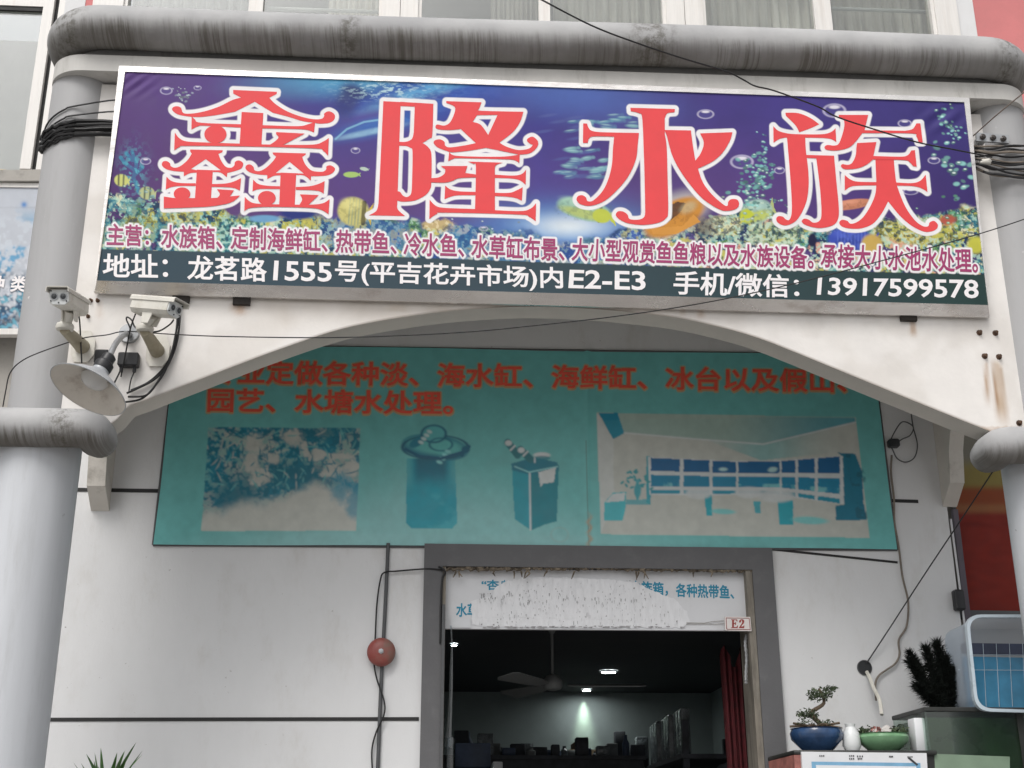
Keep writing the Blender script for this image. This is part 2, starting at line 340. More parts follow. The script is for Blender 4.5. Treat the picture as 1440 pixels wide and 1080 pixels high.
# ------------------------------------------------------------------ painted prints (numpy -> vertex colours of a printed sheet)
LAT = np.random.RandomState(3).rand(256, 256)
def vnoise(x, y):
    xi = np.floor(x).astype(int); yi = np.floor(y).astype(int); fx = x-xi; fy = y-yi
    fx = fx*fx*(3-2*fx); fy = fy*fy*(3-2*fy); g = lambda i, j: LAT[i & 255, j & 255]
    return (g(xi, yi)*(1-fx)+g(xi+1, yi)*fx)*(1-fy)+(g(xi, yi+1)*(1-fx)+g(xi+1, yi+1)*fx)*fy
def fbm(x, y, s, o=4, seed=0):
    t = 0; a = .5; n = 0
    for k in range(o):
        t = t+a*vnoise(x/s+seed*17.3+k*31.7, y/s+seed*9.1+k*11.3); n += a; a *= .55; s *= .5
    return t/n
def sstep(a, b, x):
    t = np.clip((x-a)/(b-a), 0, 1); return t*t*(3-2*t)
class Canvas:
    def __init__(s, quad, nx, ny):
        (x0, y0), (x1, y1), (x2, y2), (x3, y3) = quad    # tl tr br bl in photo pixels
        u = np.linspace(0, 1, nx)[None, :]; v = np.linspace(0, 1, ny)[:, None]
        s.u = u+0*v; s.v = v+0*u
        s.X = (x0*(1-u)+x1*u)*(1-v)+(x3*(1-u)+x2*u)*v; s.Y = (y0*(1-u)+y1*u)*(1-v)+(y3*(1-u)+y2*u)*v
        s.C = np.zeros((ny, nx, 3)); s.nx, s.ny = nx, ny
    gain_ = 1.0
    def over(s, mask, c):
        c = (np.minimum(lin(c)*s.gain_, .66) if s.gain_ > 1 else lin(c)) if not (isinstance(c, np.ndarray) and c.ndim == 3) else c
        m = np.clip(mask, 0, 1)[..., None]; s.C = s.C*(1-m)+c*m
    def ell(s, cx, cy, rx, ry, c, rot=0, soft=.25, a=1):
        dx = s.X-cx; dy = s.Y-cy; k = R(rot); p = dx*math.cos(k)+dy*math.sin(k); q = -dx*math.sin(k)+dy*math.cos(k)
        s.over(a*(1-sstep(1-soft, 1+soft, np.sqrt((p/rx)**2+(q/ry)**2))), c)
    def ring(s, cx, cy, rx, ry, w, c, a=1):
        d = np.sqrt(((s.X-cx)/rx)**2+((s.Y-cy)/ry)**2); s.over(a*(1-sstep(0, w, np.abs(d-1))), c)
    def inside(s, pts):
        ins = np.zeros(s.X.shape, bool); n = len(pts)
        for i in range(n):
            (xa, ya), (xb, yb) = pts[i], pts[(i+1) % n]
            if ya == yb: continue
            ins ^= ((s.Y > ya) != (s.Y > yb)) & (s.X < (xb-xa)*(s.Y-ya)/(yb-ya)+xa)
        return ins.astype(float)
    def poly(s, pts, c, a=1): s.over(a*s.inside(pts), c)
    def line(s, pts, w, c, a=1):
        d = np.full(s.X.shape, 1e9)
        for (xa, ya), (xb, yb) in zip(pts[:-1], pts[1:]):
            L = max((xb-xa)**2+(yb-ya)**2, 1e-9); t = np.clip(((s.X-xa)*(xb-xa)+(s.Y-ya)*(yb-ya))/L, 0, 1)
            d = np.minimum(d, np.hypot(s.X-xa-t*(xb-xa), s.Y-ya-t*(yb-ya)))
        s.over(a*(1-sstep(w*.5-.5, w*.5+.7, d)), c)
    def near(s, segs, w, c, soft=.7, a=1.0):
        """paint everything within w photo pixels of the segments"""
        D_ = np.full(s.X.shape, 1e9)
        for (x0, y0, x1, y1) in segs:
            m = w+3; xm = (x0+x1)/2; ym = (y0+y1)/2; u_ = s.u_of(xm, ym); r0, r1, q0, q1 = s.win(u_, abs(x1-x0)/2+m, abs(y1-y0)/2+m)
            X = s.X[r0:r1, q0:q1]; Y = s.Y[r0:r1, q0:q1]
            L = max((x1-x0)**2+(y1-y0)**2, 1e-9); t = np.clip(((X-x0)*(x1-x0)+(Y-y0)*(y1-y0))/L, 0, 1)
            D_[r0:r1, q0:q1] = np.minimum(D_[r0:r1, q0:q1], np.hypot(X-x0-t*(x1-x0), Y-y0-t*(y1-y0)))
        s.over(a*(1-sstep(w-soft, w+soft, D_)), c)
    def u_of(s, x, y):
        u = v = .5
        for _ in range(6):
            top = s.Y[0, 0]*(1-u)+s.Y[0, -1]*u; bot = s.Y[-1, 0]*(1-u)+s.Y[-1, -1]*u; v = (y-top)/(bot-top)
            lf = s.X[0, 0]*(1-v)+s.X[-1, 0]*v; rg = s.X[0, -1]*(1-v)+s.X[-1, -1]*v; u = (x-lf)/(rg-lf)
        return u, v
    def win(s, uv, hx, hy):
        kx = (s.nx-1)/(s.X[0, -1]-s.X[0, 0])*1.08; ky = (s.ny-1)/(s.Y[-1, 0]-s.Y[0, 0])*1.08; cu = uv[0]*(s.nx-1); cv = uv[1]*(s.ny-1)
        hx, hy = hx+.15*hy, hy+.05*hx
        return max(int(cv-hy*ky)-1, 0), min(int(cv+hy*ky)+2, s.ny), max(int(cu-hx*kx)-1, 0), min(int(cu+hx*kx)+2, s.nx)
    def blur(s, n=1):
        for _ in range(n):
            p = np.pad(s.C, ((1, 1), (1, 1), (0, 0)), 'edge'); q = (p[:-2]+2*p[1:-1]+p[2:])/4; s.C = (q[:, :-2]+2*q[:, 1:-1]+q[:, 2:])/4
    def build(s, name, plane, off, material, parent, gain=1.0, warp=None, label=None, soften=True):
        if soften: s.blur()
        P = plane.on(s.X, s.Y, off if warp is None else off+warp)
        nx, ny = s.nx, s.ny; i = np.arange(nx*ny).reshape(ny, nx)
        F = np.stack([i[:-1, :-1], i[1:, :-1], i[1:, 1:], i[:-1, 1:]], -1).reshape(-1, 4)
        me = bpy.data.meshes.new(name); me.vertices.add(nx*ny); me.vertices.foreach_set('co', P.reshape(-1).astype(np.float32))
        nf = len(F); me.loops.add(nf*4); me.polygons.add(nf)
        me.loops.foreach_set('vertex_index', F.ravel().astype(np.int32)); me.polygons.foreach_set('loop_start', np.arange(0, nf*4, 4, dtype=np.int32))
        me.polygons.foreach_set('use_smooth', np.ones(nf, dtype=bool)); me.update(calc_edges=True)
        a = me.color_attributes.new('Col', 'FLOAT_COLOR', 'POINT'); c = np.ones((nx*ny, 4), np.float32); c[:, :3] = np.clip(s.C.reshape(-1, 3)*gain, 0, .92)
        a.data.foreach_set('color', c.ravel()); me.materials.append(material)
        o = bpy.data.objects.new(name, me); COL.objects.link(o)
        if parent is not None: o.parent = parent; o.location = -world_loc(parent)
        if label: o['label'] = label
        return o

# ------------------------------------------------------------------ lettering
def curve_to_mesh(cu):
    o = bpy.data.objects.new('tmp', cu); COL.objects.link(o)
    dg = bpy.context.evaluated_depsgraph_get(); dg.update()
    me = bpy.data.meshes.new_from_object(o.evaluated_get(dg))
    V = np.zeros(len(me.vertices)*3, np.float32); me.vertices.foreach_get('co', V); V = V.reshape(-1, 3).astype(float)
    F = [tuple(p.vertices) for p in me.polygons]
    bpy.data.objects.remove(o); bpy.data.meshes.remove(me); return V, F
def text_raw(s, bold=0.0, bevel=0.0):
    cu = bpy.data.curves.new('text', 'FONT'); cu.body = s; cu.size = 1; cu.resolution_u = 3
    cu.bevel_depth = bevel; cu.bevel_resolution = 1; cu.fill_mode = 'BOTH' if bevel > 0 else 'FRONT'
    r = curve_to_mesh(cu); bpy.data.curves.remove(cu); return r
def quad_map(quad, u, v):
    (x0, y0), (x1, y1), (x2, y2), (x3, y3) = quad
    return (x0*(1-u)+x1*u)*(1-v)+(x3*(1-u)+x2*u)*v, (y0*(1-u)+y1*u)*(1-v)+(y3*(1-u)+y2*u)*v
def text_on(segs, plane, off, bold=.02, outline=0.0):
    """segs: list of (string, quad tl tr br bl in photo pixels); returns verts, faces (and for the outline)"""
    V = []; F = []; V2 = []; F2 = []
    for s, quad in segs:
        v, f = text_raw(s, 0, bold); lo = v.min(0); hi = v.max(0); sp = np.maximum(hi-lo, 1e-6)
        def put(vv, ff, oV, oF, o):
            u = (vv[:, 0]-lo[0])/sp[0]; w = (hi[1]-vv[:, 1])/sp[1]; x, y = quad_map(quad, u, w)
            b = len(oV); oV.extend(plane.on(x, y, o+vv[:, 2]*.01)); oF.extend([tuple(i+b for i in q) for q in ff])
        put(v, f, V, F, off)
        if outline > 0:
            v2, f2 = text_raw(s, 0, outline+bold); put(v2, f2, V2, F2, off-.0016)
    return V, F, V2, F2
def letter_parts(name, segs, plane, off, bold, outline, m, m2, parent):
    for sg in segs:
        V, F, V2, F2 = text_on([sg], plane, off, bold, outline)
        o = mesh_obj(name, V, F, m, parent)
        if outline > 0: mesh_obj('lettering_edge', V2, F2, m2, o)
def text_edges(segs):
    out = []
    for st, quad in segs:
        v, f = text_raw(st); lo = v.min(0); sp = np.maximum(v.max(0)-lo, 1e-6); x, y = quad_map(quad, (v[:, 0]-lo[0])/sp[0], 1-(v[:, 1]-lo[1])/sp[1])
        cnt = {}
        for p in f:
            for k in range(len(p)): e = (min(p[k], p[k-1]), max(p[k], p[k-1])); cnt[e] = cnt.get(e, 0)+1
        out += [(x[a], y[a], x[b], y[b]) for (a, b), q in cnt.items() if q == 1]
    return out
def title_loops():
    for (ox, oy), shapes in GLYPHS.values():
        for sh in shapes:
            loops = [ell_loop(*[float(q) for q in sh[1:].split(',')])] if sh[0] == 'E' else [smooth_loop(parse(t)) for t in sh.split('|')]
            yield [[(ox+p[0]/4.8, oy+p[1]/4.8) for p in lp] for lp in loops]
def parse(s):
    out = []
    for t in s.split():
        sh = t.endswith('s'); x, y = t.rstrip('s').split(','); out.append((float(x), float(y), sh))
    return out
def smooth_loop(pts, k=5):
    n = len(pts); out = []
    for i in range(n):
        a = pts[i]; b = pts[(i+1) % n]; p1 = np.array(a[:2]); p2 = np.array(b[:2])
        if a[2] and b[2]: out.append(p1); continue
        p0 = p1 if a[2] else np.array(pts[i-1][:2]); p3 = p2 if b[2] else np.array(pts[(i+2) % n][:2])
        for j in range(k):
            t = j/k; out.append(.5*((2*p1)+(-p0+p2)*t+(2*p0-5*p1+4*p2-p3)*t*t+(-p0+3*p1-3*p2+p3)*t**3))
    return out
def shape_mesh(loops, bevel):
    cu = bpy.data.curves.new('glyph', 'CURVE'); cu.dimensions = '2D'; cu.fill_mode = 'BOTH' if bevel > 0 else 'FRONT'
    cu.bevel_depth = bevel; cu.bevel_resolution = 2
    for lp in loops:
        sp = cu.splines.new('POLY'); sp.points.add(len(lp)-1)
        for q, p in zip(sp.points, lp): q.co = (p[0], -p[1], 0, 1)
        sp.use_cyclic_u = True
    r = curve_to_mesh(cu); bpy.data.curves.remove(cu); return r
def ell_loop(cx, cy, rx, ry): return [(cx+rx*math.cos(2*math.pi*i/28), cy+ry*math.sin(2*math.pi*i/28)) for i in range(28)]
GLYPHS = {
 'xin': ((200, 100), [
  '615,130s 910,143s 908,158s 858,183s 900,225 980,275 1080,312 1160,328 1210,325 1228,308 1230,288 1262,274 1298,295 1296,330 1262,352 1200,358 1165,352s 1080,340 990,312 882,284s 760,210s 628,277s 500,300 400,312 335,312s 250,298 208,272 206,250 232,240 262,250 278,285 330,290 420,275 520,242 610,198 668,182s 615,155s',
  '672,279s 818,286s 805,510s 658,502s', '335,308s 358,330 400,352 674,362s 672,385s 430,372 380,375 333,398s',
  '812,368s 1050,375 1120,362 1168,345s 1160,418s 1120,402 1050,395 812,390s', 'E495,430,75,60',
  '905,415s 1098,425s 1040,455 975,490 945,502s 860,502s 900,475 920,450 905,430',
  '222,418s 250,455 300,478 420,485 660,493s 900,500 1150,500 1220,480 1260,455s 1255,575s 1220,540 1160,525 700,512 300,508 255,515 217,538s',
  '325,532s 545,537s 542,550s 515,562s 535,610 565,648 600,655 622,640 628,615 655,606 682,625 672,657 635,675 575,690s 572,720s 530,688 478,684s 478,672s 532,672s 430,597s 330,663s 370,672s 370,688s 325,692 282,712s 282,682s 220,678 165,665 135,640 140,615 165,610 188,625 195,645 225,655 265,640 310,600 335,560s 325,545s',
  '370,668s 478,672s 465,862s 357,860s', '165,715s 200,745 260,758 362,760s 362,778s 260,778 200,785 160,802s', '466,765s 560,762 620,748 668,725s 660,810s 620,792 560,786 466,784s', 'E270,832,56,44',
  '505,800s 620,808s 590,850 560,866s 500,866s 525,835', '147,850s 215,860s 470,860 580,850 662,843s 610,885 540,905 420,920 147,930s',
  '880,552s 1105,558s 1103,568s 1080,582s 1100,630 1140,672 1190,682 1225,680 1242,665 1245,645 1275,640 1302,662 1285,690 1240,708 1140,713s 1138,742s 1095,708 1040,704s 1040,692s 1092,695s 995,615s 902,690s 935,690s 935,706s 890,710 845,732s 845,705s 780,700 725,685 698,660 705,638 730,633 752,650 760,672 790,678 830,660 875,620 905,580s 885,565s',
  '935,688s 1040,692s 1030,912s 925,908s', '750,735s 785,765 850,777 930,780s 930,799s 850,798 785,800 745,815s', '1038,785s 1130,780 1190,765 1232,745s 1225,830s 1190,812 1120,806 1038,804s', 'E842,860,60,48',
  '1065,835s 1192,840s 1150,880 1120,908s 1060,908s 1080,870',
  '693,852s 730,885 780,898 925,903 1130,905 1220,895 1265,868s 1258,970s 1210,940 1130,926 900,920 780,922 720,930 690,948s']),
 'long': ((500, 120), [
  '188,110s 305,116s 282,800s 285,840 335,885s 90,880s 140,850 155,800s', '302,114s 420,122s 420,148s 302,143s',
  '398,120s 525,128s 518,335 500,362 452,392s 490,420 512,470 512,640 505,700 470,745 400,780 320,788 280,780s 282,718s 300,722 318,745 345,757 372,740 380,700s 385,460 370,425 340,412s 294,410s 294,384s 340,384 380,365 393,320s 400,140s',
  '612,110s 850,118s 832,165s 850,175 1132,182s 1110,250 1060,320 970,390s 1020,418 1100,440 1170,430 1195,405 1180,400 1158,380 1162,362 1195,350 1230,380 1225,420 1180,460 1120,470 1080,466s 980,445 880,425s 760,445 660,455 632,452s 560,425 528,395 535,375 570,368 600,385 605,410 640,422 740,408 812,393s 760,345 710,298s 640,305 570,302 540,290 550,268 600,275 640,250 670,180 665,145 612,122s|790,250s 820,205s 958,203s 895,338s 845,270 790,250s',
  '632,452s 660,475 760,483 980,485 1080,475 1108,462s 1105,528s 1070,508 1000,502 700,495 660,500 625,515s',
  '758,518s 994,525s 945,545 940,600s 940,856s 806,846s 812,560 800,535s', '575,548s 755,548s 740,595s 812,605s 812,625s 700,630 650,650 600,660 508,658s 506,630s 560,625 600,600 605,570s',
  '936,605s 1060,612 1120,602 1150,572s 1148,675s 1110,645 1050,632 936,628s', '605,680s 640,705 700,718 812,722s 812,745s 700,745 650,752 600,772s', '936,728s 1040,728 1090,710 1128,690s 1122,782s 1085,765 1030,755 936,750s',
  '500,775s 540,815 600,830 808,838 1100,852 1180,835 1218,798s 1215,920s 1170,890 1100,875 600,862 550,870 498,905s']),
 'shui': ((780, 120), [
  '510,155s 810,163s 808,185s 760,192 742,225s 742,335s 755,420 760,600 765,850 750,900 700,930 600,945 500,935 440,910 412,880 425,855 460,855 490,875 505,905 560,910 600,895 610,860s 605,600 600,450 590,225 568,192 512,178s',
  '192,260s 218,262s 228,290 250,310 320,320 568,325s 560,400 548,500 500,610 430,700 340,780 250,815 180,808 148,780 155,752 185,745 210,760 222,785 260,780 320,720 360,640 385,540 392,440 400,350s 320,348 250,350 230,365 222,392s 190,392s',
  '740,305s 918,308s 930,400 948,512s 985,460 1005,390 980,328s 1198,320s 1180,380 1130,460 1060,520 965,565s 1000,660 1060,740 1140,810 1165,815 1170,790 1190,772 1230,775 1243,805 1225,835 1170,850 1110,840 1000,770 910,670 840,570 790,470 756,345s']),
 'zu': ((1060, 130), [
  '212,140s 300,143 380,175 440,218s 380,245 305,272s 280,225 215,160s', '130,230s 165,262 230,280 310,285 460,285 520,270 550,245s 555,338s 520,318 460,310 345,308s 210,308s 170,318 132,342s',
  '222,300s 345,300s 350,400 365,520 368,640 350,750 300,850 250,890 200,900 160,880 150,855 165,838 195,842 215,860 240,860 255,800 250,650 235,450s', '352,425s 540,430s 555,600 572,780 565,860 530,900 450,918 380,908 335,890 322,870 340,855 370,862 400,882 440,870 455,820 445,650 420,448s 352,445s',
  '572,155s 770,155s 745,258s 1020,262s 1070,250 1095,212s 1122,212s 1138,340s 1110,340s 1095,300 1060,280 730,278s 690,330 640,375 560,395 490,390 475,372 495,358 540,362 570,350 595,290 610,220 600,180 572,168s',
  '695,345s 825,338s 805,432s 800,458s 760,490 700,515 620,522 588,505 595,487 630,492 660,480 685,430 690,375s', '798,432s 980,437 1035,428 1060,395s 1085,393s 1097,505s 1072,500s 1050,475 1010,460 798,456s',
  '818,440s 942,445s 958,600 985,690 1030,790 1090,870 1140,905 1175,905 1185,880 1215,870 1240,895 1230,925 1190,942 1140,940 1060,900 980,830 905,738s 860,820 800,890 720,920 640,920 590,905 575,880 595,862 630,870 650,888 690,880 740,840 790,760 820,680 825,600s',
  '612,560s 650,590 700,605 828,608s 828,630s 700,632 650,640 612,665s', '955,610s 1060,615 1120,600 1158,558s 1170,675s 1130,650 1070,635 955,632s'])}
def title_meshes(plane, off):
    V = []; F = []
    for k, loops in enumerate(title_loops()):
        v, f = shape_mesh(loops, 0); b = len(V)
        V.extend(plane.on(v[:, 0], -v[:, 1], off+.0002*(k % 7)+0*v[:, 0])); F.extend([tuple(i+b for i in q) for q in f])
    return V, F

# ------------------------------------------------------------------ ground
gm = MB(); gm.box(-60, 60, -60, 60, -.3, 0.0); tagset(gm.build('ground', M['ground']), kind='structure')

D = 1.1
def X_(x, y, Y): return float(at(x, y, Y)[0])
def Z_(x, y, Y): return float(at(x, y, Y)[2])

# ------------------------------------------------------------------ the shop building
shop = thing('shop_building', 'white and grey arcaded shop front with two round columns and a stained roll cornice', 'building', (0, 0.5, 0))
CX = 2.37
WALL_L, WALL_R = -2.72, X_(1341, 790, D)
DL, DR = X_(622, 830, D), X_(1058, 830, D)          # door opening
ZT = Z_(830, 800, D)                                # top of opening
SL, SR, ST = X_(594, 900, D), X_(1093, 900, D), Z_(830, 769, D)
wb = MB()
wb.box(WALL_L, DL, D, D+.2, 0, 5.2); wb.box(DR, WALL_R, D, D+.2, 0, 5.2); wb.box(DL, DR, D, D+.2, ZT, 5.2)
wb.build('wall', M['wall'], shop)
# porch ceiling
cb = MB(); cb.box(-2.45, 2.45, .146, D-.002, 4.72, 5.0); cb.build('porch_ceiling', M['soffit'], shop)
# groove lines painted on the wall
def strip(p, q, h, y):
    a = at(*p, y); b = at(*q, y); mb = MB()
    mb.prism([a+[0, 0, -h/2], b+[0, 0, -h/2], b+[0, 0, h/2], a+[0, 0, h/2]], (0, -.004, 0)); mb.build('groove', M['dark_line'], shop)
strip((60, 688), (228, 690.5), .02, D); strip((1250, 704), (1291, 705.3), .018, D)
strip((30, 1012), (589, 1011), .018, D)
strip((1080, 772), (1262, 791), .012, D)

# door surround
s = MB(); y0 = D-.03
s.box(SL, DL, y0, D+.06, 0, ST); s.box(DR, SR, y0, D+.06, 0, ST); s.box(DL, DR, y0, D+.06, ZT, ST)
s.build('door_surround', M['surround'], shop)
for (j0, j1) in ((DR-.035, DR-.001), (DL+.001, DL+.018)): s = MB(); s.box(j0, j1, D-.021, D+.19, 0, ZT-.001); s.build('door_jamb', M['wood'], shop)

# arched beam between the columns, painted front
ARCH_PX = [(165, 590), (180, 572), (233, 552), (300, 526.5), (365, 501), (433, 477), (480, 461), (560, 446.5), (640, 436), (745, 430), (850, 435), (960, 447), (1060, 471.5), (1127, 499), (1227, 540), (1293, 567), (1360, 594), (1405, 611)]
ap = np.array([at(x, y, 0) for x, y in ARCH_PX]); ap = np.concatenate([[ap[0]+[-.13, 0, -.10]], ap, [ap[-1]+[.13, 0, -.06]]]); 
dx_ = np.linspace(-2.6, 2.6, 1041); dz_ = np.interp(dx_, ap[:, 0], ap[:, 2]); kr = np.exp(-(np.arange(-60, 61)/26.0)**2); kr /= kr.sum()
dsm = np.convolve(np.pad(dz_, 60, 'edge'), kr, 'valid'); wt_ = sstep(1.95, 1.75, np.abs(dx_)); dz_ = dsm*wt_+dz_*(1-wt_)
def archz(x): return np.interp(x, dx_, dz_)
nx, nz = 340, 90; bx = np.linspace(-CX, CX, nx); BTOP = 5.0; BT = .145
zb_ = archz(bx); tt = np.linspace(0, 1, nz)[:, None]**1.35
GX = bx[None, :]+0*tt; GZ = zb_[None, :]*(1-tt)+BTOP*tt
bc = np.ones((nz, nx, 3))*np.array([.78, .755, .725])
wn = fbm(GX*100, GZ*100, 60, 4, 1)[..., None]; bc *= .94+.10*wn
drt = sstep(.50, .72, fbm(GX*100, GZ*100, 26, 5, 5)); bc = bc*(1-.22*drt[..., None])+np.array([.46, .41, .35])*.22*drt[..., None]
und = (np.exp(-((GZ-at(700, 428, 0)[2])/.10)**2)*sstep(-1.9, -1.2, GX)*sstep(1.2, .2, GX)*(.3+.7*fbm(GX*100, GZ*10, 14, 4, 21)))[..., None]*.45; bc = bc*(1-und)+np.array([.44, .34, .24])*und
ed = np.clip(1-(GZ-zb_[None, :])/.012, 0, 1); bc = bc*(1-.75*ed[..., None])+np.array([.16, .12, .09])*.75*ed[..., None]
def streak(xp, y0p, y1p, w, amt, c=(.36, .19, .07), lean=0):
    a = at(xp, y0p, 0); b = at(xp+lean, y1p, 0); t = np.clip((a[2]-GZ)/(a[2]-b[2]), -1, 2); cx = a[0]+(b[0]-a[0])*t
    m = np.exp(-((GX-cx)/(w*(.55+.5*t)))**2)*sstep(-.03, .04, t)*(1-sstep(.55, 1.05, t))*(.5+.9*fbm(GX*100, GZ*100*.25, 3, 3, 9))*amt
    m = np.clip(m, 0, 1)[..., None]; bc[:] = bc*(1-m)+np.array(c)*m
streak(1401, 508, 610, .030, .62, (.42, .26, .12), lean=12); streak(1396, 505, 596, .011, .75, (.30, .15, .05), lean=9); streak(1407, 515, 606, .012, .6, (.34, .19, .08), lean=10); streak(1386, 508, 575, .014, .7, lean=4); streak(1283, 449, 476, .016, .8, lean=2); streak(338, 424, 446, .03, .55, (.42, .22, .09)); streak(328, 424, 440, .02, .4)
streak(986, 432, 450, .02, .5); streak(960, 430, 446, .012, .4); streak(400, 424, 470, .05, .18, (.5, .42, .33)); streak(560, 428, 440, .06, .3, (.45, .36, .26)); streak(620, 430, 440, .09, .3, (.4, .32, .24)); streak(1180, 440, 500, .06, .12, (.5, .44, .36)); streak(1412, 600, 612, .16, .5)
streak(140, 425, 452, .02, .25); streak(115, 470, 560, .05, .2, (.45, .40, .34)); streak(234, 470, 530, .03, .3, (.3, .27, .23))
BV = np.stack([GX, 0*GX, GZ], -1).reshape(-1, 3); BC = bc.reshape(-1, 3)
i = np.arange(nx*nz).reshape(nz, nx)
BF = [tuple(q) for q in np.stack([i[:-1, :-1], i[:-1, 1:], i[1:, 1:], i[1:, :-1]], -1).reshape(-1, 4)]
n0 = len(BV); so = np.stack([bx, np.full(nx, 0.0), zb_], -1); sb = np.stack([bx, np.full(nx, BT), zb_+.0], -1); bt = np.stack([bx, np.full(nx, BT), np.full(nx, BTOP)], -1)
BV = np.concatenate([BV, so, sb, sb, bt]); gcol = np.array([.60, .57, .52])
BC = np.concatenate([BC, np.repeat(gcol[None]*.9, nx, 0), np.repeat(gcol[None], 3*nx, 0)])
for k in range(nx-1):
    BF.append((n0+k, n0+nx+k, n0+nx+k+1, n0+k+1)); BF.append((n0+2*nx+k, n0+3*nx+k, n0+3*nx+k+1, n0+2*nx+k+1))
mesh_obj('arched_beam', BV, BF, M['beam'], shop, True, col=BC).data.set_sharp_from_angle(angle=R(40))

# roll cornice and the ledge under it (rounded in plan around the columns)
def plan_path(hx, yf, r, yb=D, n=12):
    P = [(-hx, yb), (-hx, yf+r)]
    for k in range(1, n+1):
        a = R(180+90*k/n); P.append((-hx+r+r*math.cos(a), yf+r+r*math.sin(a)))
    for k in range(1, 40): P.append((-hx+r+(2*hx-2*r)*k/40, yf))
    for k in range(0, n+1):
        a = R(270+90*k/n); P.append((hx-r+r*math.cos(a), yf+r+r*math.sin(a)))
    P.append((hx, yb)); return P
rc = at(480, 50, -.13); RZ = 5.252
ppts = []
for (x, y) in plan_path(2.46, -.13, .22):
    ppts.append((x, y, RZ+.006*math.sin(x*1.7)+.01*x/2.4))
mb = MB(); mb.tube(ppts, .108, 24); mb.build('roll_cornice', M['roll'], shop, True)
SZ0, SZ1 = Z_(480, 109, -.1), Z_(480, 87, -.1)
pl = plan_path(2.52, -.10, .19); ln = len(pl)
mb = MB(); V = [(x, y, SZ0+.004*x) for x, y in pl]+[(x, y, SZ1+.004*x) for x, y in pl]
F = [tuple(reversed(range(ln))), tuple(range(ln, 2*ln))]+[(k, k+1, k+1+ln, k+ln) for k in range(ln-1)]
mb._add(V, F); mb.build('ledge', M['slab'], shop, True)
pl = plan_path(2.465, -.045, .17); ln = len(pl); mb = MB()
mb._add([(x, y, SZ1-.01+.004*x) for x, y in pl]+[(x, y, RZ) for x, y in pl], [(k, k+1, k+1+ln, k+ln) for k in range(ln-1)]); mb.build('ledge_neck', M['slab_shaded'], shop, True)
mb = MB(); mb.box(-2.40, 2.40, -.03, D-.003, RZ-.03, RZ+.10); mb.build('cornice_top', M['slab'], shop)

# columns with a roll collar
for sx in (-1, 1):
    cb = MB(); cb.lathe([(.152, 2.95), (.152, 5.06)], (sx*CX, .10, 0), n=48)
    cb.m = 1; cb.lathe([(.19, 0), (.19, 2.95), (.19, 3.20)], (sx*CX, .12, 0), n=48)
    co = cb.build('column', [M['column'], M['column_low']], shop, True, label='left round column with a cable bundle round it' if sx < 0 else 'right round column carrying the insulator rack')
    hi_, ho_, r = .275, .21, .05; P = []
    xa_, xb_ = (-ho_, hi_) if sx < 0 else (-hi_, ho_)
    P += [(sx*CX+xa_, .16, 3.165), (sx*CX+xa_, .13, 3.165), (sx*CX+xa_, .06, 3.165)]
    for k in range(9):
        a = R(180+90*k/8); P.append((sx*CX+xa_+r+r*math.cos(a), -.08+r+r*math.sin(a), 3.165))
    for k in range(9):
        a = R(270+90*k/8); P.append((sx*CX+xb_-r+r*math.cos(a), -.08+r+r*math.sin(a), 3.165))
    P += [(sx*CX+xb_, .06, 3.165), (sx*CX+xb_, .13, 3.165), (sx*CX+xb_, .16, 3.165)]
    RR_ = [.03, .075, .088]+[.088]*18+[.088, .075, .03]
    kb = MB(); kb.tube(P, RR_, 22); kb.build('collar', M['collar'], co, True)
# side arches from the columns back to the wall
for sx in (-1, 1):
    sb_ = MB(); P = []
    x0, x1 = (-2.27, -2.365) if sx < 0 else (2.265, 2.345)
    zs = Z_(150, 719, D) if sx < 0 else Z_(1335, 713, D)
    ys = np.linspace(.30, D-.14, 20)
    P = [(x0, D-.001, zs), (x0, D-.135, zs+.10)]
    for yy in ys[::-1]:
        t = (yy-.30)/(D-.14-.30); P.append((x0, yy, zs+.10+.55*math.sqrt(max(1-t*t, 0))))
    P += [(x0, .147, zs+.65), (x0, .147, 4.715), (x0, D-.001, 4.715)]
    sb_.prism(P, (x1-x0, 0, 0)); sb_.build('side_arch', M['wall_side'], shop)

# ------------------------------------------------------------------ upper windows (white frames over the cornice)
zlo, zhi = 5.05, 6.9
def wx(px): return X_(px, 20, D)
frames = [(92, 120), (132, 175), (350, 370), (538, 588), (757, 773), (935, 986), (1143, 1167), (1311, 1342)]
def window(px0, pxm, px1, label):
    """one two-light window: outer frame, middle mullion, two panes"""
    w = MB(); a, b = wx(px0[0]), wx(px0[1]); c, d = wx(px1[0]), wx(px1[1]); m0, m1 = wx(pxm[0]), wx(pxm[1])
    w.box(a, b, D-.05, D+.05, zlo, zhi); w.box(c, d, D-.05, D+.05, zlo, zhi); w.box(m0, m1, D-.03, D+.04, zlo, zhi-.06)
    w.box(b, c, D-.05, D+.05, zhi-.06, zhi)
    for e in (b, c-.022): w.box(e, e+.022, D-.035, D+.03, zlo, zhi-.061)
    f = w.build('window', M['white_frame'], shop, label=label)
    for (e0, e1) in ((b+.022, m0), (m1, c-.022)):
        p = MB(); p.box(e0, e1, D+.0, D+.006, zlo, zhi-.06); p.build('pane', M['pane'], f)
    return f
def half(px, lo): q = (px[0]+px[1])/2; return (px[0], q-.4) if lo else (q+.4, px[1])
window((132, 175), (350, 370), half((538, 588), True), 'upstairs window nearest the left column')
window(half((538, 588), False), (757, 773), half((935, 986), True), 'middle upstairs window')
window(half((935, 986), False), (1143, 1167), (1311, 1342), 'upstairs window next to the pink wall')
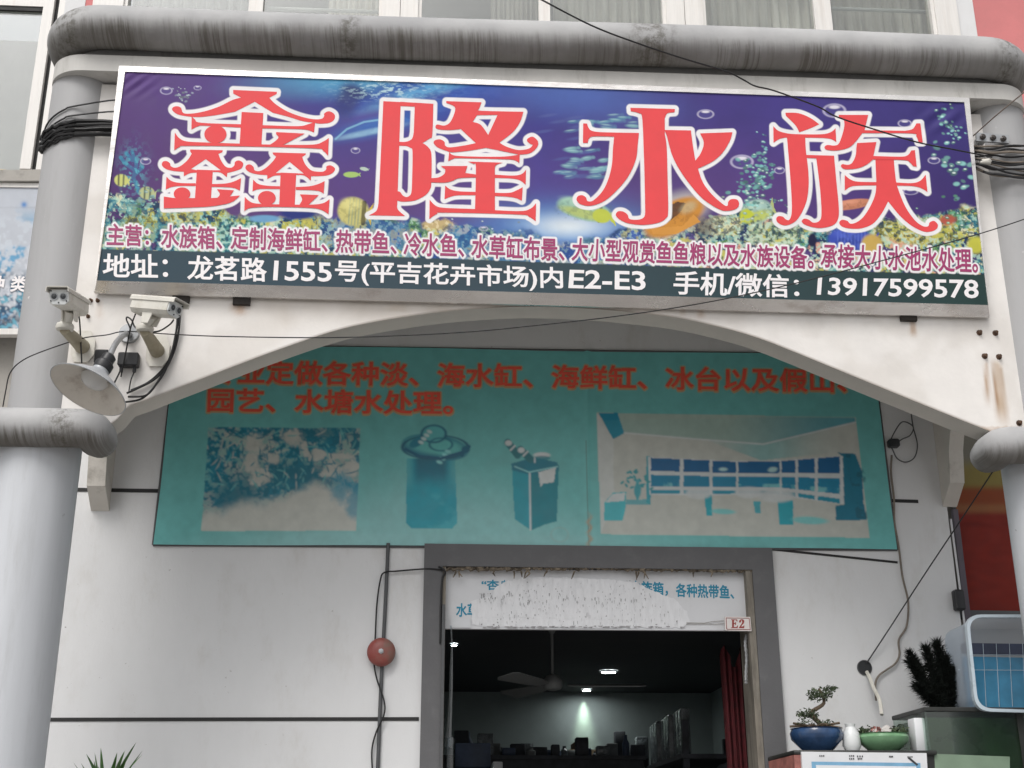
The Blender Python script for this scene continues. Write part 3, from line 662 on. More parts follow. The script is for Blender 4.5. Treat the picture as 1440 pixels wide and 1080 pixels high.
w = MB(); w.box(wx(92), wx(120), D-.03, D+.2, 4.9, 7.6); w.box(wx(1342), wx(1367), D-.03, D+.2, 4.9, 7.6); w.box(wx(120), wx(1342), D+.0, D+.2, zhi+.001, 7.6)
w.build('upper_wall', M['wall'], shop)
w = MB(); w.box(wx(120), wx(132), D-.025, D+.15, 4.9, zhi); w.build('pink_pilaster', M['pink'], shop)
# what stands behind the glass upstairs: room back wall, curtains, a shelf
w = MB(); w.box(wx(132), wx(1340), D+1.6, D+1.7, 5.0, 7.3); w.box(wx(132), wx(1340), D+.25, D+1.6, 7.2, 7.3); w.box(wx(132), wx(1340), D+.25, D+1.6, 4.9, 5.0)
w.build('upstairs_room', M['room_grey'], shop)
def drape(pts, y, label, m='curtain_pale'):
    """swagged curtain: pts are (photo x, height of the hem)"""
    xs = [X_(p[0], 15, y) for p in pts]; n = 70; V = []; F = []
    for k in range(n+1):
        xx = xs[0]+(xs[-1]-xs[0])*k/n; zz = float(np.interp(xx, xs, [p[1]-.2 for p in pts])); yy = y+.022*math.sin(k*.9)+.010*math.sin(k*2.3)
        V += [(xx, yy, zz), (xx, yy, 6.86), (xx, yy+.006, zz), (xx, yy+.006, 6.86)]
    for k in range(n): F += [(4*k, 4*k+4, 4*k+5, 4*k+1), (4*k+2, 4*k+3, 4*k+7, 4*k+6), (4*k, 4*k+2, 4*k+6, 4*k+4)]
    o = mesh_obj('curtain', V, F, M[m], None, True); tagset(o, label, 'curtain'); return o
drape([(462, 5.1), (500, 5.1), (540, 5.1)], D+.16, 'beige curtain drawn behind the upstairs window nearest the left column')
drape([(185, 6.62), (215, 6.56), (250, 6.60), (300, 6.52), (345, 6.50)], D+.2, 'grey swag hanging behind the first pane right of the left column', 'room_grey')
drape([(690, 6.50), (705, 6.455), (735, 6.43), (755, 6.45)], D+.2, 'pale curtain swag at the right of the left pane of the middle upstairs window')
drape([(778, 6.48), (810, 6.44), (850, 6.40), (880, 6.36), (900, 6.30), (930, 6.27)], D+.2, 'pale swag sloping down behind the right pane of the middle upstairs window')
drape([(990, 6.40), (1030, 6.34), (1060, 6.30), (1088, 6.33), (1092, 5.1), (1140, 5.1)], D+.18, 'pale curtain gathered behind the left pane next to the wide right frame')
drape([(1170, 6.42), (1230, 6.40), (1262, 6.38), (1264, 5.1), (1308, 5.1)], D+.2, 'pale blind behind the last upstairs pane before the pink wall')
for a0, a1, la in ((377, 536, 'upper curtain rail behind the left upstairs window'), (1170, 1310, 'curtain rail behind the last pane before the pink wall')):
    a = MB(); a.tube([at(a0, 12, D+.12), at(a1, 17, D+.12)], .012, 8); tagset(a.build('curtain_rail', M['room_grey'], None, True), la, 'rail')

# ------------------------------------------------------------------ main sign
SP = Plane((0, -.10, 4.4), (0, -1, -.05))
SQ_OUT = [(168, 94), (1362, 139), (1397, 442), (129, 407)]
SQ_IN = [(176.5, 102), (1355, 145), (1388.5, 430), (137, 395.5)]
sgn = thing('shop_sign', 'wide purple undersea shop sign with big red characters in a shiny steel frame', 'shop sign', SP.on(765, 300))
c = Canvas(SQ_IN, 1250, 320); X, Y = c.X, c.Y; v = c.v
def grad(xs, cols): return np.stack([np.interp(X, xs, [lin(q)[k] for q in cols]) for k in range(3)], -1)
top = grad([140, 300, 480, 620, 760, 900, 1100, 1390], [(108, 84, 140), (104, 86, 146), (72, 82, 160), (80, 92, 172), (74, 78, 152), (84, 76, 142), (82, 76, 148), (72, 70, 134)])
bot = grad([140, 300, 480, 620, 760, 900, 1100, 1390], [(92, 62, 120), (112, 82, 134), (106, 84, 146), (112, 86, 146), (96, 86, 158), (106, 84, 142), (104, 82, 142), (70, 60, 124)])
t = sstep(.05, .55, v)[..., None]; c.C = (top*(1-t)+bot*t)*np.array([.80, .68, .86])
c.C *= (.9+.2*fbm(X, Y, 90, 3, 2))[..., None]
# light from the surface, dolphin
na = fbm(X, Y*2.2, 18, 4, 51)[...]
c.ell(505, 108, 120, 22, (96, 182, 220), -4, .9, .8); c.ell(800, 128, 120, 34, (92, 128, 204), 10, .9, .6); c.ell(640, 118, 80, 34, (64, 112, 200), -20, .9, .55)
c.ell(575, 140, 100, 24, (52, 98, 186), -17, .5, .9); c.ell(545, 152, 80, 14, (96, 78, 150), -17, .6, .75); c.ell(600, 128, 80, 9, (110, 190, 232), -17, .7, .7); c.ell(540, 176, 64, 12, (70, 132, 204), -14, .7, .6); c.ell(520, 186, 44, 4, (168, 214, 236), -12, .6, .7)
c.ell(490, 142, 15, 24, (56, 60, 116), 24, .6, .75); c.ell(500, 130, 20, 8, (48, 54, 110), 20, .6, .7); c.line([(472, 196), (488, 182), (512, 172), (540, 168)], 2.4, (150, 210, 236), .7)
c.over(sstep(.52, .68, fbm(X+Y*.8, Y*3, 6, 3, 12))*(np.exp(-(((X-545)/58)**2+((Y-126)/13)**2))), (196, 230, 238)); c.over(sstep(.52, .66, na)*np.exp(-(((X-590)/110)**2+((Y-150)/40)**2))*.5, (44, 72, 160))
# light glow in the middle
gl = np.exp(-(((X-795)/120)**2+((Y-322)/34)**2)); c.over(gl*.85, (88, 168, 232)); c.over(np.exp(-(((X-800)/52)**2+((Y-318)/16)**2))*.95, (236, 246, 252))
# water and reef along the bottom
rt_ = np.interp(X, [140, 170, 220, 300, 380, 450, 540, 600, 700, 850, 930, 1000, 1060, 1120, 1200, 1290, 1330, 1390], [268, 272, 286, 300, 306, 306, 304, 318, 330, 334, 318, 306, 292, 306, 318, 306, 292, 284])
edge = rt_+22*(fbm(X, Y, 34, 4, 4)-.5)*2
c.over(sstep(-10, 14, Y-edge)*.9*sstep(300, 420, X)*(1-sstep(860, 960, X)), (58, 100, 186))
n1 = fbm(X, Y, 20, 4, 6); n2 = fbm(X, Y, 9, 4, 8); n3 = fbm(X, Y, 46, 3, 10)
reef = sstep(-3, 5, Y-edge)*np.clip(1-.6*np.exp(-((X-790)/120)**2), 0, 1)
rc_ = np.zeros(c.C.shape)+lin((56, 122, 140)); 
def mixin(m, col): 
    global rc_
    rc_ = rc_*(1-m[..., None])+lin(col)*m[..., None]
mixin(sstep(.5, .56, n1), (112, 176, 176)); mixin(sstep(.54, .6, n3)*sstep(.4, .5, n2), (206, 200, 92)); mixin(sstep(.44, .40, n1), (38, 52, 104)); mixin(sstep(.58, .64, n2), (226, 226, 190)); mixin(sstep(.36, .33, n2), (34, 62, 90)); mixin(sstep(.57, .62, fbm(X, Y, 30, 4, 15))*sstep(.42, .5, n2), (96, 148, 92))
mixin(sstep(.60, .66, fbm(X, Y, 26, 3, 19))*sstep(900, 1000, X), (232, 170, 150)); mixin(sstep(.47, .6, fbm(X, Y, 60, 2, 23))*sstep(560, 500, X)*sstep(.45, .55, n2), (196, 194, 96))
c.over(reef*sstep(.30, .36, fbm(X, Y, 28, 3, 31)), rc_)
n4 = fbm(X, Y, 4.5, 3, 61); n5 = fbm(X, Y, 7, 3, 67)
def dome(cx, cy, rx, ry, col, col2):
    m = 1-sstep(.72, 1.15, np.sqrt(((X-cx)/rx)**2+((Y-cy)/ry)**2)+.7*(n2-.5)); c.over(m*.85, col)
    c.over(m*sstep(.48, .58, n4), col2); c.over(m*sstep(.44, .36, n5)*.8, np.array(col)*.55)
dome(330, 336, 52, 26, (72, 150, 156), (150, 206, 200)); dome(640, 346, 34, 18, (66, 140, 160), (110, 180, 186)); dome(250, 306, 22, 10, (202, 196, 92), (228, 220, 140)); dome(195, 318, 26, 16, (196, 190, 84), (90, 150, 130))
dome(615, 318, 24, 10, (222, 196, 130), (236, 218, 172)); dome(540, 320, 22, 24, (60, 120, 104), (96, 160, 140)); dome(1090, 330, 40, 20, (160, 190, 150), (226, 226, 190)); dome(1290, 325, 60, 18, (190, 190, 90), (226, 214, 150)); dome(1010, 318, 32, 14, (202, 212, 170), (236, 236, 200))
c.over(reef*sstep(.56, .64, n4)*.75, (190, 226, 206)); c.over(reef*sstep(.42, .34, n4)*.75, (30, 66, 92)); c.over(reef*sstep(.56, .64, n5)*sstep(.5, .6, n1)*.8, (214, 206, 96)); c.over(reef*sstep(300, 240, X)*sstep(.5, .58, n5)*.6, (66, 150, 168)); c.over(reef*sstep(430, 480, X)*sstep(900, 700, X)*.55*sstep(.6, .45, n3), (60, 108, 188))
# branch coral at the left
for pts in ([(196, 272), (188, 250), (192, 232), (186, 214)], [(190, 240), (176, 230), (170, 222)], [(190, 246), (200, 236)], [(186, 226), (178, 216)]): c.line(pts, 5, (62, 146, 178), .9)
c.over(sstep(.5, .6, n4)*np.exp(-(((X-188)/16)**2+((Y-240)/30)**2)), (96, 178, 200)); c.over(sstep(.55, .45, n4)*np.exp(-(((X-188)/18)**2+((Y-240)/34)**2))*.6, (84, 74, 140))
def fish(cx, cy, L, H, rot, body, stripes=(), tail=None, belly=None):
    k = R(rot); ca, sa = math.cos(k), math.sin(k); T_ = lambda p: (cx+p[0]*ca-p[1]*sa, cy+p[0]*sa+p[1]*ca)
    c.poly([T_(p) for p in ((L*.40, 0), (L*.62, -H*.42), (L*.56, 0), (L*.62, H*.42))], tail or body)
    c.ell(cx, cy, L*.5, H*.5, body, rot, .12)
    if belly: q = T_((0, H*.2)); c.ell(q[0], q[1], L*.42, H*.22, belly, rot, .4, .8)
    for sx_, wd, colr in stripes if L > 18 else ():
        a = T_((sx_*L*.5, -H*.46*math.sqrt(max(1-sx_*sx_, .05)))); b = T_((sx_*L*.5+2, H*.46*math.sqrt(max(1-sx_*sx_, .05)))); c.line([a, b], wd, colr, .75)
    if L > 40: q = T_((-L*.1, -H*.25)); c.ell(q[0], q[1], L*.3, H*.2, np.minimum(np.array(body)+30, 250), rot, .6, .6)
    if L > 40: c.over((1-sstep(.9, 1.2, np.sqrt(((X-cx)/(L*.5))**2+((Y-cy)/(H*.5))**2)))*sstep(.5, .65, n4)*.3, np.array(body)*.6)
fish(171, 254, 20, 17, 10, (216, 218, 130), [(-.5, 2.5, (40, 40, 60)), (.2, 2.5, (70, 80, 80))]); fish(207, 272, 22, 18, 10, (196, 204, 150), [(-.4, 2.5, (40, 60, 70)), (.3, 2.5, (40, 60, 70))])
fish(497, 298, 44, 40, 8, (214, 206, 130), [(.62, 6, (40, 34, 30)), (.1, 1.6, (150, 170, 140)), (-.1, 1.6, (150, 170, 140)), (-.3, 1.6, (150, 170, 140)), (.3, 1.6, (150, 170, 140))], (220, 190, 70))
fish(494, 246, 22, 8, 0, (178, 212, 120)); fish(512, 238, 12, 5, 10, (196, 214, 200))
fish(822, 295, 78, 30, 14, (160, 200, 180), [(.55, 4, (30, 40, 50))], (206, 214, 80), (196, 208, 110)); fish(846, 304, 26, 20, 10, (202, 212, 84))
c.ell(952, 300, 44, 26, (196, 190, 190), -24, .4); c.ell(948, 306, 46, 22, (214, 148, 64), -28, .15); c.over(c.inside([(930, 296), (952, 284), (964, 286), (956, 300), (938, 314), (922, 318), (918, 310)])*.85, (62, 44, 50)); c.ell(968, 292, 12, 7, (206, 190, 150), -30, .6, .7); c.ell(990, 320, 14, 16, (70, 50, 70), 10, .7, .7); c.over(np.exp(-(((X-955)/36)**2+((Y-310)/18)**2))*sstep(.5, .62, n4)*.35, (150, 96, 50)); c.poly([(915, 322), (960, 318), (975, 302), (985, 312), (950, 330), (918, 330)], (224, 158, 74))
fish(1064, 298, 44, 34, -16, (172, 206, 196), [(-.55, 5, (34, 34, 44))], (190, 200, 130), (206, 214, 80)); c.ell(1050, 304, 10, 10, (206, 216, 70))
fish(1196, 288, 62, 14, -8, (212, 140, 110), (), (214, 150, 90)); fish(1196, 338, 64, 36, 4, (64, 84, 186), [(q, 1.4, (104, 126, 214)) for q in (-.6, -.45, -.3, -.15, 0, .15, .3, .45, .6)]); c.ell(1142, 338, 6, 10, (30, 34, 70))
c.ell(1226, 344, 15, 14, (212, 178, 96), 20, .2); c.ell(1332, 310, 12, 7, (190, 96, 80), -10, .4); c.ell(1372, 345, 12, 12, (206, 204, 80), 0, .3); c.ell(420, 300, 26, 9, (38, 52, 130), 0, .3); c.ell(372, 308, 22, 5, (116, 172, 214), 0, .3)
# silver shoal, bubbles, sprays of small bubbles
rs = np.random.RandomState(5)
for k in range(44):
    fx = rs.uniform(786, 892); fy = rs.choice([162, 168, 176, 184, 212, 220, 226, 234, 240, 246])+rs.uniform(-4, 4); q = rs.uniform(-9, 7); L_ = rs.uniform(11, 16); co_ = [(112, 168, 188), (92, 138, 170), (138, 190, 198), (98, 128, 172)][rs.randint(4)]
    c.ell(fx, fy, L_*.62, rs.uniform(2.0, 3.2), co_, q, .5, .8); c.ell(fx+L_*.72, fy+L_*.72*math.sin(R(q)), 2.6, 2.2, co_, q+30, .5, .55); c.ell(fx-2, fy-.8, L_*.4, .9, (176, 214, 216), q, .6, .6)
for k in range(16): c.ell(rs.uniform(760, 905), rs.uniform(158, 256), 12, 2, (92, 104, 166), -8, .6, .6)
for (bx_, by_, rx_, ry_) in ((234, 128, 8, 5), (278, 124, 5, 3), (205, 227, 7, 4.5), (500, 212, 6, 4), (992, 161, 11, 6), (1043, 228, 15, 9), (1173, 156, 15, 9), (1272, 174, 9, 5), (1313, 226, 8, 4.5), (1096, 240, 7, 4.5), (1280, 270, 10, 4), (680, 322, 6, 3)):
    c.ell(bx_, by_, rx_, ry_, (98, 94, 160), 0, .2, .35); c.ring(bx_, by_, rx_, ry_, .22, (196, 190, 220), .9); c.ell(bx_, by_-ry_*.55, rx_*.5, ry_*.28, (236, 232, 244), 0, .4)
def spray(n, x0, y0, x1, y1, sp, r0, r1, col=(150, 214, 206)):
    for k in range(n):
        t = rs.rand(); xx = x0+(x1-x0)*t+rs.normal()*sp; yy = y0+(y1-y0)*t+rs.normal()*sp*.7; q = rs.uniform(r0, r1)*.8
        c.ell(xx, yy, q*1.6, q, np.array(col)*rs.uniform(.55, 1.1), rs.uniform(-25, 25), .4, .85)
        if rs.rand() < .3: c.ell(xx, yy-q*.3, q*.8, q*.4, (230, 246, 240), 0, .4)
spray(26, 250, 128, 262, 140, 7, .8, 2.0, (176, 190, 206)); spray(110, 1068, 225, 1050, 288, 13, 1, 3, (132, 204, 196)); spray(40, 1070, 190, 1080, 260, 6, .8, 2.4, (140, 206, 204)); spray(34, 1328, 150, 1348, 190, 11, 1, 2.6); spray(26, 1330, 200, 1356, 270, 14, 2, 4); spray(40, 215, 262, 190, 292, 16, 1, 2.4, (150, 200, 200)); spray(16, 1076, 265, 1100, 310, 20, 1, 3); spray(30, 1330, 300, 1372, 320, 16, 1, 3, (120, 190, 150)); spray(20, 640, 320, 720, 330, 20, 1, 2.5, (206, 226, 240)); spray(60, 1040, 300, 1080, 330, 24, 1, 2.6, (196, 222, 200))
def qd(x0, y0t, y0b, x1, y1t, y1b, sk=-2): return [(x0, y0t), (x1, y1t), (x1+1, y1b), (x0+sk, y0b)]
line1 = [('主营：', qd(152, 314, 346, 209, 318, 347)), ('水族箱、', qd(228, 316, 349, 312, 319, 352)), ('定制海鲜缸、', qd(326, 318, 351, 460, 323, 356)), ('热带鱼、', qd(473, 323, 356, 557, 326, 359)), ('冷水鱼、', qd(569, 327, 360, 652, 330, 363)), ('水草缸布景、', qd(664, 330, 363, 793, 335, 368)), ('大小型观赏鱼鱼粮以及水族设备。', qd(805, 334.5, 368, 1143, 347, 380)), ('承接大小水池水处理。', qd(1155, 343, 377, 1374, 350, 385))]
# dark address band
band = np.interp(X, [140, 540, 960, 1390], [350.5, 361, 376, 386.5]); c.over(sstep(-.8, .8, Y-band), grad([140, 700, 1390], [(60, 80, 92), (62, 80, 90), (44, 68, 66)]))
white = (255, 253, 254)
for loops in title_loops():
    lp = loops[0]; c.near([(lp[k-1][0], lp[k-1][1], lp[k][0], lp[k][1]) for k in range(len(lp))], 5.6, white)
    for h_ in loops[1:]: c.near([(h_[k-1][0], h_[k-1][1], h_[k][0], h_[k][1]) for k in range(len(h_))], 5.6, white)
c.near(text_edges(line1), 2.9, white, .8)
wob = .0035*np.exp(-(((X-190)/26)**2+((Y-118)/14)**2))*np.sin((X+Y*1.3)*.28)+.005*np.exp(-(((X-1325)/28)**2+((Y-168)/18)**2))*np.sin((X*.8+Y)*.22)
wob += .0012*np.sin(X*.021)*np.sin(Y*.05)*0
c.build('undersea_print', SP, .0035, M['print_'], sgn, .84, wob, soften=False)
# box and frame
fb = MB()
def q3(q, off): return [SP.on(x, y, o_) for (x, y), o_ in zip(q, off if isinstance(off, tuple) else (off,)*4)]
o1, i1 = q3(SQ_OUT, (.010, .010, -.045, -.045)), q3(SQ_IN, .010); i2 = q3(SQ_IN, .003); o2 = q3(SQ_OUT, -.06)
V = o1+i1+i2+o2; F = []
for k in range(4):
    j = (k+1) % 4; F += [(k, 4+k, 4+j, j), (4+k, 8+k, 8+j, 4+j), (k, j, 12+j, 12+k)]
F.append((12, 13, 14, 15)); fb._add(V, F)
fo = fb.build('frame', M['steel'], sgn)
for (px, py) in ((338, 411), (1282, 434), (252, 408)):
    a = at(px, py+12, -.05); mbk = MB(); mbk.box(a[0]-.040, a[0]+.040, -.02, .0, a[2]-.004, a[2]+.03); mbk.build('mounting_bracket', M['black_rust'], sgn)
# lettering
V, F = title_meshes(SP, .0046)
mesh_obj('title_lettering', V, F, M['red'], sgn)
letter_parts('services_lettering', line1, SP, .0050, .020, 0, M['magenta'], None, sgn)
line2 = [('地址：', qd(146, 356.5, 390, 236, 358, 392)), ('龙茗路', qd(265, 359, 394, 375, 363, 397)), ('1555', qd(386, 367, 395, 466, 370, 397)), ('号(平吉花卉市场)内', qd(472, 365, 401, 791, 376, 411)), ('E2-E3', qd(801, 379.5, 406, 907, 382, 409)), ('手机/微信：', qd(948, 381, 415, 1123, 387, 420)), ('13917599578', qd(1150, 390.5, 415.5, 1375, 394, 420.5))]
letter_parts('address_lettering', line2, SP, .0050, .02, 0, M['white_ink'], None, sgn)

# ------------------------------------------------------------------ teal banner on the wall
BP = Plane((0, D-.012, 3.6), (0, -1, 0))
BQ = [(247, 484), (1228, 499), (1262, 773), (215, 766)]
bn = thing('teal_banner', 'faded teal advertising banner with red writing and four blue pictures above the doorway', 'banner', BP.on(740, 630))
c = Canvas([(BQ[0]), BQ[1], BQ[2], BQ[3]], 1000, 280); X, Y = c.X, c.Y
c.C = np.zeros(X.shape+(3,))+np.array([.160, .485, .47]); c.C *= (.93+.14*fbm(X, Y, 120, 3, 3))[..., None]
wash = sstep(-30, 60, Y-np.interp(X, [215, 430, 560, 700, 800, 1000, 1260], [800, 720, 690, 690, 730, 790, 800])+20*fbm(X, Y, 60, 3, 2)); c.over(wash*.55, np.zeros(c.C.shape)+np.array([.36, .60, .60]))  # paler lower print, with a whitish reflection painted in
PALE = np.array([.58, .56, .51]); TEAL = np.array([.006, .27, .42]); DKT = np.array([.004, .13, .21]); FULL = lambda a: np.zeros(c.C.shape)+a
# rockery photo
pq = [(293, 601), (507, 602), (501, 746), (283, 747)]; ins = c.inside(pq)
hgt = (Y-601)/146; bnd = np.interp(X, [283, 340, 400, 440, 507], [.84, .70, .66, .50, .62])
a1 = fbm(X, Y, 42, 5, 41); a2 = fbm(X, Y, 14, 5, 43); a3 = fbm(X, Y, 5, 3, 47); g1 = np.clip(sstep(.47, .56, a1*.45+a2*.32+a3*.26), 0, 1)
photo = FULL(TEAL*.8)*(1-g1[..., None])+FULL(PALE*.9)*g1[..., None]
pl_ = (.7*sstep(.52, .60, a3)*sstep(.35, .5, a2))[..., None]; photo = photo*(1-pl_)+FULL(np.array([.22, .46, .42]))*pl_; pl_ = (.8*sstep(.46, .40, a3))[..., None]; photo = photo*(1-pl_)+FULL(DKT)*pl_
dk = np.exp(-(((X-420)/70)**2+((Y-668)/18)**2))+np.exp(-(((X-330)/40)**2+((Y-700)/26)**2))+np.exp(-(((X-440)/60)**2+((Y-610)/10)**2))*.8
photo = photo*(1-np.clip(dk, 0, .9)[..., None])+FULL(DKT)*np.clip(dk, 0, .9)[..., None]
for (rx0, ry0, ra, rb) in ((356, 625, 16, 13), (352, 650, 10, 14), (362, 668, 18, 14), (412, 615, 14, 12), (445, 640, 10, 9), (468, 660, 14, 12), (482, 642, 18, 6), (492, 660, 12, 12), (385, 645, 10, 7), (428, 632, 6, 12)):
    m = (1-sstep(.6, 1.2, np.sqrt(((X-rx0)/ra)**2+((Y-ry0)/rb)**2)+1.6*(a2-.5)+1.1*(a3-.5)))[..., None]; photo = photo*(1-m)+FULL(PALE*.95)*m
for k in range(150):
    rx0 = rs.uniform(288, 505); ry0 = rs.uniform(602, 690); a_ = rs.uniform(0, 180); L_ = rs.uniform(4, 11); k_ = R(a_); p_ = (X-rx0)*math.cos(k_)+(Y-ry0)*math.sin(k_); q_ = -(X-rx0)*math.sin(k_)+(Y-ry0)*math.cos(k_)-.012*p_*p_
    m = (.85*(1-sstep(.6, 1.3, np.sqrt((p_/L_)**2+(q_/1.1)**2))))[..., None]; photo = photo*(1-m)+FULL([PALE*.85, np.array([.16, .46, .46]), DKT, TEAL*.7][k % 4])*m
fl = sstep(bnd-.05, bnd+.10, hgt+.2*(a1-.5))[..., None]; photo = photo*(1-fl)+FULL(PALE*1.02)*fl
for (rx0, ry0) in ((498, 708), (480, 690)):
    m = (1-sstep(.5, 1.3, np.sqrt(((X-rx0)/14)**2+((Y-ry0)/24)**2)+(a2-.5)*1.2))[..., None]*.7; photo = photo*(1-m)+FULL(TEAL)*m
c.over(ins, photo)
# barrel filter
c.gain_ = 1.75
c.poly([(583, 640), (640, 640), (643, 736), (637, 743), (577, 743), (571, 736), (572, 680), (578, 650)], np.array(0), 0) if False else None
bar = c.inside([(572, 645), (640, 645), (643, 735), (636, 743), (578, 743), (571, 735)]); fade = np.clip(np.abs(X-606)/36, 0, 1); c.over(bar*(1-.55*sstep(.55, 1, fade)*sstep(700, 660, Y)), FULL(np.array([.008, .32, .42]))); c.over(bar*sstep(690, 660, Y)*(1-sstep(.45, .8, fade)), FULL(DKT*1.1))
c.over(bar*sstep(.5, .62, a1)*.35*sstep(690, 700, Y), FULL(np.array([.12, .55, .60])))
c.ell(612, 629, 47, 18, (30, 92, 110), 8, .06); c.ell(612, 627, 40, 12, (84, 156, 150), 8, .3, .8); c.ring(612, 629, 46, 17, .10, (10, 60, 86)); c.ell(610, 610, 17, 12, (70, 138, 140), 0, .1); c.ring(610, 610, 17, 12, .2, (14, 66, 92)); c.ring(620, 625, 16, 9, .2, (20, 80, 100)); c.ell(586, 622, 12, 6, (20, 90, 110), -30, .2)
for k in range(4): c.ell(592+4*k, 622-5*k, 4, 2.4, (150, 206, 190), 20, .3); c.ell(618+4*k, 650-5*k, 4.5, 2.4, (110, 190, 180), 20, .3)
c.line([(570, 632), (590, 642), (620, 645), (650, 636), (660, 628)], 4, (12, 62, 92)); c.ell(655, 632, 6, 5, (12, 70, 96)); c.ell(650, 640, 2.5, 3, (12, 70, 96))
# canister filter
c.poly([(720, 656), (745, 664), (747, 746), (724, 730), (722, 700)], (22, 116, 130)); c.poly([(745, 664), (786, 654), (783, 733), (765, 738), (747, 746)], (14, 96, 108)); c.poly([(719, 652), (750, 643), (784, 650), (786, 660), (746, 668), (720, 661)], (16, 88, 106)); c.poly([(757, 664), (782, 657), (779, 678), (764, 680), (760, 685)], (178, 176, 164))
c.line([(745, 666), (746, 745)], 2.4, (206, 214, 206)); c.line([(724, 656), (744, 664), (784, 656)], 1.6, (120, 180, 170)); c.ell(762, 640, 12, 4, (206, 206, 190)); c.ell(762, 644, 12, 3, (20, 90, 104), 0, .2, .8)
for (ax, ay, bx_, by_) in ((714, 622, 728, 640), (732, 632, 746, 646)): c.line([(ax, ay), (bx_, by_)], 10, (30, 84, 92)); c.ell(ax+1, ay+1, 5, 4, (196, 200, 186)); c.line([((ax+bx_)/2-3, (ay+by_)/2+2), ((ax+bx_)/2+3, (ay+by_)/2-4)], 2.4, (170, 190, 176))
c.line([(752, 644), (752, 650)], 2, (190, 210, 200))
# aquarium showroom picture
def rp(x, y): return (820+x/3.2, 560+y/3.2)
pq = [rp(60, 65), rp(1225, 85), rp(1290, 628), rp(80, 612)]; c.over(c.inside(pq), FULL(PALE*.98))
c.poly([rp(62, 65), rp(1225, 85), rp(1225, 110), rp(810, 205), rp(185, 155), rp(100, 110)], (120, 140, 132), .8); c.poly([rp(70, 68), rp(155, 66), rp(185, 158), rp(135, 185)], (24, 106, 128)); c.over(c.inside([rp(700, 80), rp(1225, 88), rp(1225, 110), rp(810, 205), rp(600, 190)])*sstep(1000, 1200, X)*.8, (40, 116, 132)); c.poly([rp(62, 70), rp(135, 185), rp(140, 430), rp(80, 612)], (196, 196, 184), .5)
m = c.inside([rp(185, 155), rp(810, 205), rp(1225, 110), rp(1225, 150), rp(1140, 245), rp(800, 280), rp(560, 190)]); c.over(m*np.exp(-((X-1075)/60)**2)*.6, (74, 138, 140))
c.line([rp(185, 156), rp(500, 183), rp(810, 207), rp(1225, 108)], 1.8, (214, 216, 206))
c.poly([rp(285, 260), rp(300, 260), rp(305, 480), rp(285, 470)], (40, 122, 136))
cols_ = [(305, 435), (452, 568), (582, 688), (698, 884), (893, 955), (967, 1042), (1056, 1155)]
def yy_t(x): return np.interp(x, [305, 690, 884, 1155], [268, 286, 284, 262])
def yy_b(x): return np.interp(x, [305, 690, 884, 1155], [430, 430, 432, 474])
c.poly([rp(292, 264), rp(690, 282), rp(884, 280), rp(1168, 258), rp(1175, 478), rp(884, 440), rp(690, 436), rp(300, 436)], (206, 206, 192))
for (xa, xb) in cols_:
    for (f0, f1, colr) in ((0, .36, (6, 62, 110)), (.47, .80, (10, 96, 128)), (.90, 1.0, (20, 110, 132))):
        g_ = lambda x, f: yy_t(x)+(yy_b(x)-yy_t(x))*f
        c.poly([rp(xa, g_(xa, f0)), rp(xb, g_(xb, f0)), rp(xb, g_(xb, f1)), rp(xa, g_(xa, f1))], colr)
        if f0 > .3 and f1 < .9: c.over(c.inside([rp(xa, g_(xa, .68)), rp(xb, g_(xb, .68)), rp(xb, g_(xb, .8)), rp(xa, g_(xa, .8))])*sstep(.45, .6, a2)*.7, (110, 180, 176))
for (ex, ey) in ((630, 320), (855, 318), (850, 325)): c.ell(*rp(ex, ey), 6, 2.6, (140, 186, 196), 0, .4)
c.poly([rp(1145, 245), rp(1225, 250), rp(1255, 330), rp(1262, 470), rp(1278, 548), rp(1138, 550), rp(1136, 485), rp(1175, 478), rp(1168, 262)], (14, 84, 108)); c.over(sstep(.5, .6, a2)*c.inside([rp(1180, 250), rp(1225, 250), rp(1270, 340), rp(1278, 540), rp(1230, 540)])*.6, (10, 50, 70))
for (px, py, qx, qy, a_) in ((545, 435, 580, 528, 1), (765, 465, 798, 518, .9), (875, 460, 945, 570, 1)): c.poly([rp(px, py), rp(qx, py), rp(qx, qy), rp(px+10, qy)], (22, 126, 140), a_)
for (ex, ey, rx0, ry0) in ((630, 510, 55, 12), (1020, 550, 80, 17)): q = rp(ex, ey); c.ell(q[0], q[1], rx0/3.2, ry0/3.2, (80, 160, 160), 3, .3, .8)
for (ex, ey, rx0, ry0) in ((520, 428, 60, 26), (745, 425, 60, 26), (870, 440, 80, 30)): q = rp(ex, ey); c.ell(q[0], q[1], rx0/3.2, ry0/3.2, (202, 202, 190), 0, .25, .9)
c.poly([rp(95, 470), rp(135, 425), rp(195, 420), rp(190, 500), rp(178, 550), rp(95, 550)], (56, 142, 150)); c.poly([rp(100, 468), rp(135, 430), rp(190, 424), rp(185, 462)], (178, 190, 180)); c.poly([rp(195, 455), rp(300, 455), rp(300, 478), rp(190, 478)], (50, 130, 140), .8)
for k in range(26): c.ell(*rp(240+rs.normal()*28, 360+rs.normal()*24), 3.2, 1.6, (40, 116, 124), rs.uniform(-60, 60), .3)
c.line([rp(245, 370), rp(245, 450)], 4, (60, 130, 140)); c.ell(*rp(245, 415), 5, 10, (50, 122, 132))
c.gain_ = 1.0; c.C *= (.90+.20*fbm(X, Y, 11, 4, 71))[..., None]; m_ = c.inside([(283, 600), (1226, 585), (1226, 757), (283, 748)])[..., None]*.12; c.C = c.C*(1-m_)+np.array([.160, .485, .47])*m_; c.blur(1)
